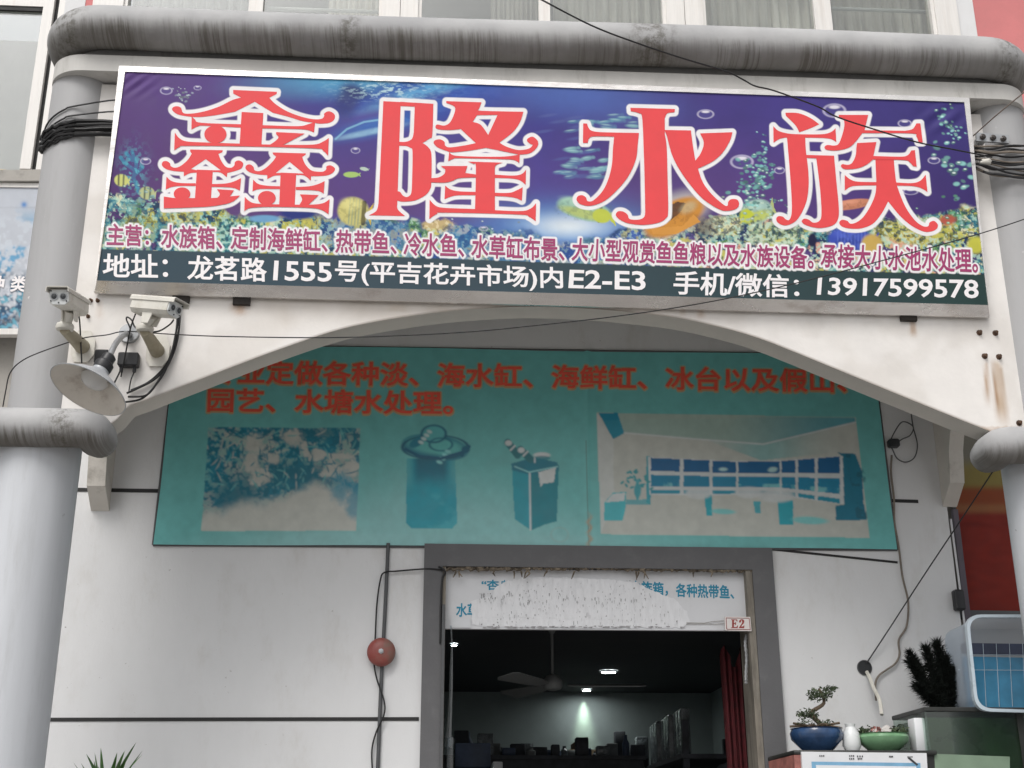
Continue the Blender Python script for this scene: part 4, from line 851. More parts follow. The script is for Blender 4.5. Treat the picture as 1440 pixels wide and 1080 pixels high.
row1 = [('专业定做各种淡、海水缸、海鲜缸、冰台以及假山、', [(296, 505.5), (1190, 519.5), (1190.5, 553), (294.5, 540)])]
row2 = [('园艺、水塘水处理。', [(293, 546), (637, 550.5), (637, 584), (291.5, 580)])]
c.near(text_edges(row1+row2), 2.3, (214, 160, 104), 1.2, .85)
# seam between the two sheets, dents
c.line([(824, 620), (826, 700), (828, 768)], 1.2, (96, 130, 124), .7); c.over(np.exp(-((X-829-2*np.sin(Y*.4))/3)**2)*sstep(715, 735, Y)*sstep(.35, .6, a2), (170, 160, 140)); c.ring(787, 752, 12, 10, .25, (150, 176, 170), .35)
bw = .0025*np.sin(X*.012+1)*np.sin(Y*.03)+.003*np.exp(-((X-826)/4.0)**2)
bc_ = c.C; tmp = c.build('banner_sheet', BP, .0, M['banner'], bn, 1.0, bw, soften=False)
fb = MB(); o1 = [BP.on(x, y, -.003) for x, y in BQ]; o1[0] = o1[0]+np.array([0, 0, 0]); 
for k in range(4):
    a, b = o1[k], o1[(k+1) % 4]; fb.tube([a+np.array([0, .002, 0]), b+np.array([0, .002, 0])], .007, 6)
fb.build('banner_edge', M['conduit'], bn)
letter_parts('banner_lettering', row1+row2, BP, .0060, .018, 0, M['banner_red'], None, bn)

# ------------------------------------------------------------------ door panel with peeled lettering
DP = Plane((0, D+.03, 2.7), (0, -1, 0))
pn = thing('transom_panel', 'white panel over the doorway with half scraped-off cyan writing', 'door panel', DP.on(840, 845))
pm = MB(); q = [DP.on(x, y) for x, y in ((616, 800), (1066, 800), (1066, 887), (616, 884))]; pm.prism(q, (0, .03, 0)); pm.build('panel', M['panel'], pn)
segs = [('“杏', [(677, 815), (702, 815.5), (702, 830), (677, 829.5)]), ('广', [(704, 815.5), (714, 815.5), (714, 828), (704, 828)]), ('水族箱，', [(886, 816), (939, 819), (939.5, 838.5), (885.5, 835)]), ('各种热带鱼、', [(950, 820), (1032, 823), (1032.5, 843), (950, 839.5)]), ('水草', [(641.5, 848), (672, 849), (671.5, 868), (641, 867.5)])]
letter_parts('panel_lettering', segs, DP, .0015, .026, 0, M['cyan'], None, pn)
rm = MB()
def rag(pts, off, amp=1.2):
    out = []
    n = len(pts)
    for k in range(n):
        a = np.array(pts[k], float); b = np.array(pts[(k+1) % n], float); m = max(int(np.hypot(*(b-a))/4), 1)
        for j in range(m): p = a+(b-a)*j/m; out.append(DP.on(p[0]+random.uniform(-amp, amp), p[1]+random.uniform(-amp, amp), off))
    rm.prism(out, (0, .0008, 0))
rag([(698, 826), (712, 818), (740, 812), (800, 812), (860, 815), (894, 819), (912, 828), (930, 836), (948, 842), (966, 860), (970, 876), (960, 883), (850, 883), (760, 882), (676, 881), (664, 878), (662, 846), (690, 838)], .0035)
for k, (px, py) in enumerate(((672, 850), (690, 850), (711, 850), (727, 850), (743, 851), (774, 851), (792, 852), (823, 852), (838, 853), (854, 853), (869, 854))): rag([(px, py), (px+13, py+.5), (px+13, py+19), (px, py+18)], .0050+.0002*(k % 2), .5)
sk = MB(); rq = random.Random(17)
def fleck(px, py, w_, h_):
    o_ = .0056+.0001*rq.randint(0, 6); sk.prism([DP.on(px+rq.uniform(-.3, .3)*w_, py, o_), DP.on(px+w_, py+rq.uniform(-.3, .3)*h_, o_), DP.on(px+w_*rq.uniform(.4, 1), py+h_, o_), DP.on(px+w_*rq.uniform(-.2, .3), py+h_*rq.uniform(.5, 1), o_)], (0, .0004, 0))
for _ in range(110): fleck(674+250*rq.random()**1.5, rq.gauss(840, 4.5), rq.uniform(.4, 1.6), rq.uniform(.8, 6))
for _ in range(20): fleck(rq.uniform(668, 958), 880-abs(rq.gauss(0, 5)), rq.uniform(.5, 3), rq.uniform(.5, 2.4))
for _ in range(110): fleck(rq.uniform(690, 940), rq.uniform(846, 876), rq.uniform(.3, 1.2), rq.uniform(.6, 5))
for _ in range(24): fleck(rq.uniform(725, 900), rq.uniform(815, 832), rq.uniform(.3, 2.4), rq.uniform(.4, 2))
for k in range(60):
    px = 670+rq.random()*290
    fleck(px, 881.5+rq.uniform(-1.5, .5), rq.uniform(3, 9), rq.uniform(1, 2.4))
fl_ = sk.build('scrape_marks', mat('grey_scrape_marks', (.36, .36, .37), .8, .4, 40, 0), pn)
rm.build('scraped_film', M['residue'], pn)
tm = MB(); q = [DP.on(x, y, .006) for x, y in ((634, 870), (662, 870.5), (662, 883), (633, 882.5))]; tm.prism(q, (0, .002, 0)); tm.build('paper_tag', M['paper'], pn)
wm = MB()
for dy in (0, 4): wm.tube([DP.on(x, y, .006) for x, y in ((965, 876+dy*.5), (990, 876.5+dy*.3), (1005, 874+dy), (1020, 873+dy))], .0012, 5)
wm.build('wire', M['grey_cable'], pn)
sm = MB(); pts = [DP.on(x, y, .04) for x, y in zip(np.linspace(622, 1056, 140), np.interp(np.linspace(622, 1056, 140), [622, 840, 1056], [802, 800.5, 804.5]))]
pts = [p+np.array([0, random.uniform(-.008, .008), random.uniform(-.006, .006)]) for p in pts]; sm.tube(pts, [.007+.009*random.random() for _ in pts], 7)
for k in range(16):
    px = random.uniform(640, 1050); p = DP.on(px, 806, .05); sm.tube([p, p+np.array([random.uniform(-.01, .01), -.004, -.012]), p+np.array([random.uniform(-.02, .02), -.006, -.028-random.random()*.02])], [.006, .005, .002], 5)
so_ = sm.build('dried_sealant', M['sealant'], None, True); tagset(so_, 'crumbling tan foam sealant along the top of the doorway', 'sealant')
# number plate
PP = Plane((0, D-.032, 2.6), (0, -1, 0)); np_ = thing('number_plate', 'small white door number plate reading E2 at the right of the doorway', 'number plate', PP.on(1037, 876))
k_ = MB(); k_.prism([PP.on(x, y) for x, y in ((1019, 867), (1055, 867.5), (1057, 887.5), (1020, 886.5))], (0, .012, 0)); k_.build('plate', M['plate'], np_)
k_ = MB()
for a, b in (((1021, 869), (1053.5, 869.5)), ((1053.5, 869.5), (1055, 885.5)), ((1055, 885.5), (1022, 884.8)), ((1022, 884.8), (1021, 869))): k_.tube([PP.on(*a, .001), PP.on(*b, .001)], .0016, 4)
k_.build('plate_border', M['plate_red'], np_)
k_ = MB()
def pr(pts): k_.prism([PP.on(1028+x*1.02, 871+y*1.02, .0012) for x, y in pts], (0, .0008, 0))
pr([(0, 0), (8.6, 0.1), (8.8, 3), (8, 3), (7, 1.2), (4, 1.1), (4, 5), (5.5, 5), (6.2, 3.6), (6.8, 3.6), (6.8, 8), (6.2, 8), (5.5, 6.4), (4, 6.4), (4, 10.6), (7.4, 10.6), (8.8, 8.4), (9.5, 8.4), (9, 12), (0, 12), (0, 11.3), (1.4, 11), (1.4, 1), (0, .7)])
pr([(11, 3.4), (11.6, 1.2), (13.6, 0), (16, 0), (18, 1.4), (18.3, 3.4), (17.4, 5.6), (13.6, 9.8), (16.6, 9.8), (17.6, 8.4), (18.4, 8.4), (18, 12), (11, 12), (11, 11), (14.4, 6.4), (15.4, 3.6), (14.9, 1.6), (13.9, 1.4), (13.4, 2.2), (13.9, 3.4), (13, 4.4), (11.6, 4.4)])
k_.build('plate_lettering', M['plate_red'], np_)

# ------------------------------------------------------------------ the dim room behind the doorway
rm_ = MB(); RL, RR, RB, RC = -1.3, 2.0, 6.1, 2.72
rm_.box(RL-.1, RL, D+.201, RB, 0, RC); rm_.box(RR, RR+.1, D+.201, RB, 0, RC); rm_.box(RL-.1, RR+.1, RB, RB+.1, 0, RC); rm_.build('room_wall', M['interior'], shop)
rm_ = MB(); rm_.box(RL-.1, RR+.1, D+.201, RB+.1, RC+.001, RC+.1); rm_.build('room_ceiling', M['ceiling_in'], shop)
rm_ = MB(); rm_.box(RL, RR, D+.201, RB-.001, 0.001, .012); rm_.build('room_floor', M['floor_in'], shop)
def at_z(x, y, z):
    d = ray(x, y); t = (z-CAM_LOC[2])/d[2]; return CAM_LOC+d*t
def light_spot(px, py, label, r=.05, Y=None):
    p = at_z(px, py, RC-.004) if Y is None else np.array([X_(px, py, Y), Y, RC-.004])
    t = thing('downlight', label, 'ceiling light', p, 'lit downlights in the dim room')
    a = MB(); a.lathe([(r*1.3, .004), (r*1.3, -.006), (r*1.02, -.010), (r*1.0, -.003)], p, n=28, caps=False); a.build('ring', M['cam_face'], t, True)
    a = MB(); a.lathe([(.0001, -.006), (r*.98, -.006), (r*.98, .002)], p, n=28, caps=False); a.build('diffuser', M['light_on'], t); return p
light_spot(856, 944, 'brightly lit ceiling downlight right of the fan rod', .055)
p2 = light_spot(825, 969, 'small ceiling downlight washing the back wall green', .035, 5.85)
light_spot(638.5, 906, 'tiny lit downlight at the left edge of the doorway', .02)
sp = bpy.data.lights.new('downlight_beam', 'SPOT'); sp.energy = 17; sp.spot_size = R(44); sp.spot_blend = 1.0; sp.color = (.80, 1.0, .74); sp.shadow_soft_size = .03
so = bpy.data.objects.new('downlight_beam', sp); COL.objects.link(so); so.location = (p2[0], RB-.045, RC-.03); so.rotation_euler = (R(5), 0, 0)
# ceiling fan
FY = 2.2; fh = at(777, 962, FY)
fan = thing('ceiling_fan', 'grey ceiling fan hanging on a long rod in the dim room', 'ceiling fan', (fh[0], FY, RC))
a = MB(); a.tube([(fh[0], FY, RC), (fh[0], FY, fh[2]+.05)], .009, 10); a.lathe([(.05, RC-.001), (.045, RC-.03), (.012, RC-.09)], (fh[0], FY, 0), n=20); a.build('rod', M['fan_grey'], fan, True)
a = MB(); a.lathe([(.01, .06), (.035, .05), (.058, .02), (.062, -.01), (.05, -.03), (.015, -.04)], (fh[0], FY, fh[2]), n=28); a.build('motor', M['fan_grey'], fan, True)
for k in range(3):
    an = R(236+120*k); T = Matrix.Translation((fh[0], FY, fh[2]-.01)) @ Matrix.Rotation(an, 4, 'Z') @ Matrix.Rotation(R(12), 4, 'X')
    a = MB(); a.T = T; a.prism([(.09, -.035, 0), (.2, -.06, 0), (.52, -.075, 0), (.56, -.05, 0), (.56, .05, 0), (.52, .07, 0), (.2, .05, 0), (.09, .03, 0)], (0, 0, .005)); a.build('blade', M['fan_grey'], fan)
# goods in the room
def bxo(name, label, cat, x0, x1, y, dpt, z0, z1, m, group=None, bev=.006):
    b = MB(); b.box(x0, x1, y, y+dpt, z0, z1, bev); o = b.build(name, m, None, True); return tagset(o, label, cat, group)
for nm, la, ct, (px0, py0, px1, py1), yy, m in (
    ('cardboard_carton', 'topmost brown carton of the stack under the green light', 'carton', (808, 1043, 826, 1054), 5.3, 'carton'),
    ('cardboard_carton', 'wide brown carton under the topmost carton', 'carton', (800, 1054, 842, 1064), 5.25, 'carton'),
    ('goods_case', 'long dark case lying left of the carton stack', 'case', (775, 1056, 800, 1070), 5.2, 'blue_stuff'),
    ('goods_case', 'low dark case at the far left behind the doorway', 'case', (640, 1045, 690, 1075), 3.6, 'blue_stuff'),
    ('goods_case', 'small pale box at the bottom of the doorway', 'box', (693, 1071, 707, 1090), 3.4, 'panel')):
    a0 = at(px0, py1, yy); a1 = at(px1, py0, yy); bxo(nm, la, ct, a0[0], a1[0], yy, .3, a0[2]-.02, a1[2], M[m])
ct = MB(); a0 = at(600, 1068, 4.2); a1 = at(905, 1068, 4.2); ct.box(a0[0], a1[0], 4.2, 4.8, 0.012, a0[2]); ct.box(a0[0]-.02, a1[0]+.02, 4.17, 4.82, a0[2]+.001, a0[2]+.03); tagset(ct.build('counter', M['dark_stuff']), 'dark counter across the back of the dim room', 'counter')
rq = random.Random(33); kinds = ('dark_stuff', 'blue_stuff', 'dark_stuff', 'plastic_bag', 'fan_grey')
for k in range(24):
    px = 648+11.2*k+rq.uniform(-3, 3); yy = 4.26+.16*(k % 3); hh = rq.uniform(.05, .16)*(1.5 if px < 690 or px > 870 else 1); w_ = rq.uniform(.03, .06); x_ = X_(px, 1066, yy); b = MB(); zc_ = float(a0[2])+.031
    if k % 4 == 1: b.lathe([(w_*.6, .001), (w_*.65, hh*.6), (w_*.3, hh*.8), (w_*.3, hh)], (x_, yy, zc_), n=14)
    else: b.box(x_-w_, x_+w_, yy-.05, yy+.05, zc_, zc_+hh, .005)
    tagset(b.build('counter_goods', M[kinds[k % 5]], None, True), 'small dark article standing on the counter in the dim room', 'goods', 'goods standing on the dark counter')
rk = thing('display_rack', 'dark tall rack with hanging clear bags at the right of the dim room', 'rack', (1.45, 3.4, 0))
a = MB()
for (xx, yy) in ((1.12, 3.0), (1.12, 4.6), (1.75, 3.0), (1.75, 4.6)): a.box(xx, xx+.04, yy, yy+.04, .012, 2.2)
for zz in (.5, 1.0, 1.5, 1.95): a.box(1.10, 1.80, 2.98, 4.66, zz, zz+.03)
a.build('shelf_frame', M['dark_stuff'], rk)
for k in range(16):
    yy = random.uniform(3.05, 4.5); xx = 1.12+.3*(k % 2); zz = (.531, 1.031, 1.531)[k % 3]; yy = 3.05+.27*(k//3)+.02*(k % 3); h = random.uniform(.2, .38)
    b = MB(); b.box(xx, xx+.2, yy, yy+.13, zz, zz+h, .02); tagset(b.build('packed_bag', M['plastic_bag'], None, True), 'clear packed bag standing on a shelf of the dark rack', 'bag', 'packed bags on the dark rack')
for k in range(9):
    yy = 3.02+.16*k; xx = 1.12+.01*(k % 3); b = MB(); b.box(xx, xx+.06, yy, yy+.11, 1.981, 2.28, .01); tagset(b.build('upright_bag', M['plastic_bag'], None, True), 'tall clear bag in the row on top of the dark rack', 'bag', 'bags on top of the dark rack')
for k in range(20):
    xx = .98+.26*(k % 3)+random.uniform(-.03, .03); yy = 2.2+.4*((k//3) % 2); zz = .013+.44*(k//6); b = MB(); b.box(xx, xx+.23, yy, yy+.34, zz, zz+.41+(.14*(k % 3) if k >= 14 else 0), .02); tagset(b.build('goods_box', M['dark_stuff'], None, True), 'dark box in the heap between the red curtain and the rack', 'box', 'dark boxes heaped inside the doorway')

# red curtain at the right jamb
V = []; F = []; ca = at(1012, 930, 1.5)[0]; cb_ = at(1049, 930, 1.5)[0]; n = 44
for k in range(n+1):
    xx = ca+(cb_-ca)*k/n; yy = 1.48+.022*math.sin(k*.75)+.01*math.sin(k*1.9+1); sh = 2.40+.06*math.sin(k*.21)
    V += [(xx+.03*(1-k/n), yy, 0.03), (xx, yy, sh), (xx+.03*(1-k/n), yy+.008, .03), (xx, yy+.008, sh)]
for k in range(n): F += [(4*k, 4*k+4, 4*k+5, 4*k+1), (4*k+2, 4*k+3, 4*k+7, 4*k+6)]
tagset(mesh_obj('door_curtain', V, F, M['curtain'], None, True), 'dark red cloth curtain gathered at the right side of the doorway', 'curtain')
a = MB(); P_ = crom([at(1050, 893, 1.14), at(1048, 905, 1.12), at(1050, 925, 1.12), at(1049, 948, 1.12), at(1049, 962, 1.12)], 6); a.tube(P_, [.006+.004*(k % 2) for k in range(len(P_))], 6); tagset(a.build('hanging_chain', M['galv'], None, True), 'short grey chain hanging below the number plate', 'chain')
a = MB(); a0 = at(624, 850, 1.06); a.box(a0[0]-.008, a0[0]+.008, 1.055, 1.07, 0.0, a0[2]); tagset(a.build('door_bar', M['conduit']), 'thin black upright bar at the left side of the doorway', 'bar')
a = MB(); P_ = [at(634, 880, 1.12), at(635.5, 905, 1.12), at(635, 930, 1.12), at(634, 975, 1.12), at(632, 1020, 1.12), at(630.5, 1044, 1.12), at(631, 1052, 1.12), at(633, 1057, 1.12), at(633, 1085, 1.12)]
P_[-1][2] = .9; a.tube(crom(P_, 4), [.004]*5+list(np.linspace(.005, .011, 7))+list(np.linspace(.011, .02, 9))+[.02]*3+[.03]*3+[.02]*6, 8); tagset(a.build('strip_curtain', M['clear'], None, True), 'gathered clear plastic strip hanging beside the black bar', 'plastic strip')

# ------------------------------------------------------------------ lamp, cameras, adapters on the left of the beam
def img_dir(dx, dy, dz):  # dz: towards the camera
    return -fwd*dz+rt*dx-up*dy
LC = at(123.5, 549, -.40); LN = img_dir(-.30, .76, .575); LN /= np.linalg.norm(LN); LR = .171
lamp = thing('wall_lamp', 'grey enamel dish lamp on a bent arm below the security cameras', 'lamp', at(182, 470, 0))
ap_ = LC-LN*.165
a = MB(); a.lathe([(LR, 0), (LR+.003, .002), (LR, .006), (.115, .05), (.06, .085), (.036, .105), (.036, .125)], LC, -LN, 48, caps=False); sh = a.build('shade', M['lamp_out'], lamp, True)
a = MB(); a.lathe([(LR-.001, .001), (.113, .045), (.058, .080), (.02, .095)], LC, -LN, 48, caps=False); a.build('shade_lining', M['lamp_in'], sh, True)
a = MB(); a.lathe([(.001, .022), (.03, .026), (.052, .04), (.062, .060), (.056, .075), (.03, .085), (.02, .093)], LC, -LN, 32, caps=False); a.build('bulb', M['bulb'], lamp, True)
a = MB(); a.lathe([(.037, .115), (.040, .125), (.040, .15), (.030, .16), (.030, .19), (.02, .2)], LC, -LN, 28); a.build('socket', M['black_plastic'], lamp, True)
s0 = LC-LN*.19; e0 = at(182, 470, -.02)
a = MB(); a.tube(crom([s0, s0*.72+e0*.28+np.array([0, 0, .035]), s0*.3+e0*.7+np.array([0, 0, .03]), e0], 6), .013, 12); a.build('arm', M['galv'], lamp, True)
a = MB(); a.lathe([(.045, .018), (.045, .004), (.048, 0)], at(182, 470, 0), (0, -1, 0), 28); a.build('wall_flange', M['galv'], lamp, True)

def cctv(name_label, front, back, base, swivel, sz):
    f = np.array(front); b = np.array(back); d = f-b; L = np.linalg.norm(d); d = d/L
    right = np.cross(d, (0, 0, 1)); right /= np.linalg.norm(right); u_ = np.cross(right, d)
    T = Matrix(((right[0], d[0], u_[0], b[0]), (right[1], d[1], u_[1], b[1]), (right[2], d[2], u_[2], b[2]), (0, 0, 0, 1)))
    t = thing('security_camera', name_label, 'security camera', base, 'security cameras on the beam')
    w, h = sz*.5, sz*.40; k = MB(); k.T = T
    oct_ = [(-w*.62, -h), (w*.62, -h), (w, -h*.55), (w, h*.8), (w*.9, h), (-w*.9, h), (-w, h*.8), (-w, -h*.55)]
    k.prism([(x, 0, z) for x, z in reversed(oct_)], (0, L, 0)); bo = k.build('body', M['cream_plastic'], t)
    k = MB(); k.T = T; k.prism([(x*.93, L, z*.92) for x, z in reversed(oct_)], (0, .006, 0)); k.build('face', M['cam_face'], t)
    for sx in (-1, 1):
        k = MB(); k.T = T; k.lathe([(sz*.19, L+.004), (sz*.19, L+.010), (sz*.15, L+.011)], (sx*sz*.22, 0, sz*.02), (0, 1, 0), 24); le = k.build('lens_ring', M['lamp_out'], t, True)
        k = MB(); k.T = T; k.lathe([(sz*.14, L+.0112), (sz*.10, L+.0135), (.001, L+.0145)], (sx*sz*.22, 0, sz*.02), (0, 1, 0), 24, caps=False); k.build('lens', M['lens'], le, True)
    k = MB(); k.T = T
    for (x, z) in ((-.38, -.20), (.38, -.20), (-.40, .30), (.40, .30), (0, -.28)): k.lathe([(.0035, L+.006), (.003, L+.009)], (x*sz, 0, z*sz), (0, 1, 0), 8)
    k.build('screw', M['black_plastic'], t)
    k = MB(); k.T = T; hw = w*1.12
    k.prism([(x, -.01, z) for x, z in ((-hw, h*.55), (-hw*1.0, h*1.0), (-hw*.86, h*1.22), (hw*.86, h*1.22), (hw, h*1.0), (hw, h*.55), (hw-.004, h*.55), (hw-.004, h*1.0), (hw*.84, h*1.12), (-hw*.84, h*1.12), (-hw+.004, h*1.0), (-hw+.004, h*.55))], (0, L+.045, 0)); k.build('sun_hood', M['cream_plastic'], t)
    sw = np.array(swivel); k = MB(); mid = b+d*L*.45-u_*h
    k.lathe([(.036, 0), (.040, .012), (.036, .026), (.022, .030)], sw-np.array([0, 0, .02]), (0, 0, 1), 24)
    k.tube([sw, sw*.45+mid*.55, mid], [.026, .024, .026], 12)
    k.prism([mid+right*.03-d*.03+u_*.002, mid+right*.03+d*.03+u_*.002, mid+right*.03+d*.02-u_*.045, mid+right*.03-d*.02-u_*.045], right*-.006); k.prism([mid-right*.03-d*.03+u_*.002, mid-right*.03+d*.03+u_*.002, mid-right*.03+d*.02-u_*.045, mid-right*.03-d*.02-u_*.045], right*.006)
    k.build('swivel', M['cream_plastic'], t, True)
    bs = np.array(base); k = MB(); k.tube(crom([bs+[0, 0, 0], bs*.75+sw*.25+np.array([0, -.02, -.005]), bs*.3+sw*.7+np.array([0, 0, -.012]), sw-np.array([0, 0, .02])], 6), list(np.linspace(.036, .022, 19)), 14); k.build('arm', M['cream_dirty_shaded'], t, True)
    k = MB(); k.prism([bs+np.array([x, 0, z]) for x, z in ((-.03, .08), (.03, .08), (.055, .03), (.055, -.04), (.03, -.075), (-.03, -.075), (-.05, -.04), (-.05, .03))], (0, -.014, 0)); k.build('base_plate', M['cream_plastic'], t)
    return t
cctv('white security camera over the lamp with both round lenses facing out to the street', at(83.5, 418, -.46), at(111, 434, -.20), at(117, 489, -.001), at(91.5, 458, -.27), .088)
f2 = at(245, 435, -.36); b2 = at(194, 431, -.25)
cctv('white security camera turned sideways to the right below the sign corner', f2, b2, at(222, 495, -.001), at(204, 460, -.24), .088)
def adapter(px0, py0, px1, py1, yf, label):
    p = at(px0, py1, yf); q = at(px1, py0, yf); b = MB(); b.box(p[0], q[0], yf, -.001, p[2], q[2], .006)
    for fx in (.18, .82): xx = p[0]+(q[0]-p[0])*fx; b.lathe([(.009, 0), (.008, -.025)], (xx, yf*.5, p[2]), (0, 0, 1), 10)
    tagset(b.build('power_adapter', M['black_plastic'], None, True), label, 'power adapter')
adapter(164, 495, 195, 513, -.05, 'black power adapter between the lamp flange and the sideways camera'); adapter(131, 491, 153, 510, -.045, 'black power adapter half hidden behind the lamp socket')

# ------------------------------------------------------------------ cables
def cable(name, label, pts, r, m='black_cable', cat='cable', group=None, k=8, n=6):
    a = MB(); P = crom([at(x, y, Y) for x, y, Y in pts], k); a.tube(P, r, n); return tagset(a.build(name, M[m], None, True), label, cat, group)
cable('overhead_cable', 'black cable sagging across the cornice and the top right of the sign', [(740, -12, -1.3), (830, 35, -1.15), (900, 62, -1.0), (960, 82, -.9), (1020, 100, -.8), (1045, 112, -.75), (1062, 121, -.7), (1090, 128, -.65), (1150, 150, -.55), (1176, 164, -.5), (1230, 182, -.45), (1290, 200, -.35), (1345, 211, -.28), (1395, 221, -.12)], .0036)
cable('overhead_cable', 'thin black wire crossing the address line of the sign down to the left column', [(1470, 298, -.32), (1380, 328, -.32), (1250, 364, -.34), (1120, 398, -.36), (1000, 424, -.36), (880, 443, -.34), (760, 457, -.3), (640, 468, -.25), (480, 474.5, -.2), (330, 473.5, -.15), (240, 470, -.10), (178, 466, -.08), (150, 471, -.08), (115, 476, -.12), (60, 494, -.2), (30, 508, -.2), (14, 525, -.18), (8, 550, -.16), (4, 572, -.14)], .0027)
cable('overhead_cable', 'brown wire running down from the right to the insulator rack', [(1475, 102, -.6), (1440, 130, -.5), (1400, 163, -.32), (1372, 188, -.12), (1362, 196, -.06)], .0032, 'grey_cable')
# bundle round the left column
rsb = random.Random(11)
for k in range(11):
    z0 = Z_(100, 181, -.06)+rsb.uniform(-.045, .045); rr = .158+.006*(k % 3); P = []
    for j in range(15):
        a = 250-(250-95)*j/14-0
        an = R(200+ (285-200)*j/14); P.append((-CX+rr*math.cos(an), .10+rr*math.sin(an), z0-.09*math.cos(R(90*j/14))*(.35+rsb.random()*.25)-.0+.004*math.sin(j*.6+k)))
    P.append((-CX+.22, -.045-.003*k, z0+.005)); P.append((-CX+.32, -.02-.002*k, z0-.01))
    a = MB(); a.tube(crom(P, 3), .0065+.002*(k % 2), 6); tagset(a.build('wrapped_cable', M['black_cable'], None, True), 'black cable in the bundle wrapped round the left column', 'cable', 'cables wrapped round the left column')
for (la, zpx, rise) in (('upper loose cable running from the left column to the sign', 150, .06), ('lower loose cable running from the left column to the sign', 163, .04)):
    z0 = Z_(100, zpx, -.06); P = [(-CX+.16*math.cos(R(an)), .10+.16*math.sin(R(an)), z0-.10+.10*(an-190)/80) for an in range(190, 275, 10)]+[(-CX+.18, -.07, z0+rise*.6), (-CX+.34, -.06, z0+rise)]
    a = MB(); a.tube(crom(P, 3), .0045, 6); tagset(a.build('loose_cable', M['black_cable'], None, True), la, 'cable')
# insulator rack and cables at the right column
irk = thing('insulator_rack', 'grey steel bracket with three brown insulators on the right column', 'insulator rack', at(1392, 195, -.06))
a = MB(); p = at(1373, 190, -.075); q = at(1418, 198, -.075); a.prism([at(1373, 186, -.075), at(1419, 190, -.075), at(1419, 201, -.075), at(1373, 198, -.075)], (0, .012, 0)); a.box(p[0]+.02, p[0]+.05, -.063, .0, p[2]-.03, p[2]+.01); a.build('bracket', M['galv'], irk)
for px in (1381.5, 1396, 1410.5):
    a = MB(); a.lathe([(.010, 0), (.015, .003), (.015, .010), (.009, .014), (.008, .018), (.003, .019)], at(px, 193+(px-1381)*.09, -.075), (0, -1, 0), 18); a.build('insulator', M['insul'], irk, True)
for k in range(13):
    y0 = 205+k*2.6+rsb.uniform(-2, 2); y1 = 203+k*3.6+rsb.uniform(-4, 4); yy = -.075-.008*(k % 4)
    cable('service_cable', 'dark service cable in the bundle passing the right column', [(1366, y0, .01), (1376, y0+rsb.uniform(-2, 2), yy), (1395, (y0+y1)/2+rsb.uniform(-4, 4), yy-.01), (1420, y1+rsb.uniform(-2, 2), yy), (1450, y1+rsb.uniform(-3, 3), yy), (1490, y1-4, .0)], .004+.003*rsb.random(), 'black_cable' if k % 3 else 'grey_cable', group='service cables at the right column', k=5)
a = MB(); a.tube([at(1371, 181, -.06), at(1372, 186, -.06)], .006, 6)
cj = MB(); p = at(1386, 228, -.1); cj.lathe([(.008, -.03), (.016, -.02), (.018, .02), (.008, .03)], p, (1, 0, .1), 12); tagset(cj.build('cable_joint', M['cream_plastic'], None, True), 'pale taped cable joint hanging below the insulator rack', 'cable joint')
cable('black_lead', 'thick black lead hanging lowest under the right column cables', [(1372, 236, -.03), (1388, 243, -.1), (1410, 246, -.11), (1440, 250, -.1), (1480, 246, 0)], .007)
# leads round the cameras
for k, pts in enumerate(([(251, 421, -.02), (251, 445, -.03), (247, 470, -.02), (240, 500, -.015), (228, 520, -.015), (208, 538, -.015), (184, 549, -.015)], [(253, 424, -.03), (252, 460, -.03), (245, 488, -.02), (236, 513, -.02), (218, 533, -.02), (196, 545, -.02), (178, 553, -.02)], [(249, 420, -.03), (249, 455, -.035), (243, 490, -.03), (233, 520, -.03), (220, 540, -.03), (205, 556, -.03), (180, 558, -.03)], [(254, 420, -.02), (253, 450, -.02), (249, 480, -.02), (240, 506, -.02), (226, 530, -.02), (212, 550, -.02), (196, 562, -.02), (170, 566, -.02)])):
    cable('camera_lead', 'black lead in the bunch running down beside the sideways camera', pts, .0048, group='camera leads', k=6)
cable('camera_lead', 'curly black lead looping at the lamp flange', [(181, 470, -.05), (183, 462, -.06), (178, 450, -.06), (179, 446, -.06), (185, 450, -.06), (190, 460, -.06), (200, 466, -.08), (222, 466, -.12), (238, 457, -.2), (244, 450, -.25)], .004)
cable('camera_lead', 'thin black lead dropping from the camera over the lamp', [(110, 440, -.2), (112, 452, -.15), (113.5, 480, -.12), (115, 510, -.18)], .0035)
cable('camera_lead', 'thin black lead dropping past the adapter from the sideways camera', [(192, 438, -.2), (184, 460, -.12), (178, 490, -.08), (173, 515, -.05), (170, 530, -.03)], .0035)
cable('adapter_lead', 'left output lead of the adapter beside the lamp flange', [(169, 514, -.03), (169, 521, -.02), (165, 530, -.02), (160, 540, -.02)], .004); cable('adapter_lead', 'right output lead of the adapter beside the lamp flange', [(190, 514, -.03), (189, 522, -.02), (184, 535, -.02), (181, 552, -.02)], .003)
# bolts
def bolt(px, py, label, r=.012, grp='bolts left in the beam'):
    a = MB(); p = at(px, py, 0); a.lathe([(r*1.25, 0), (r*1.25, .003), (r*.7, .003), (r*.7, .02), (.001, .022)], p, (0, -1, 0), 8, caps=False); tagset(a.build('bolt', M['rust'], None), label, 'bolt', grp)
for (px, py, la) in ((1377, 468, 'upper left bolt of the four rusty bolts right of the sign'), (1399.5, 468.5, 'upper right bolt of the four rusty bolts right of the sign'), (1384.5, 501, 'lower left bolt of the four rusty bolts right of the sign'), (1404.5, 502, 'lower right bolt of the four rusty bolts right of the sign'), (128, 423, 'left bolt of the pair under the sign corner by the left camera'), (137.5, 423, 'right bolt of the pair under the sign corner by the left camera'), (124, 445, 'single bolt below the pair beside the left camera'), (1433, 595, 'lowest rusty bolt right above the right collar')): bolt(px, py, la, .012 if px > 1000 else .008)

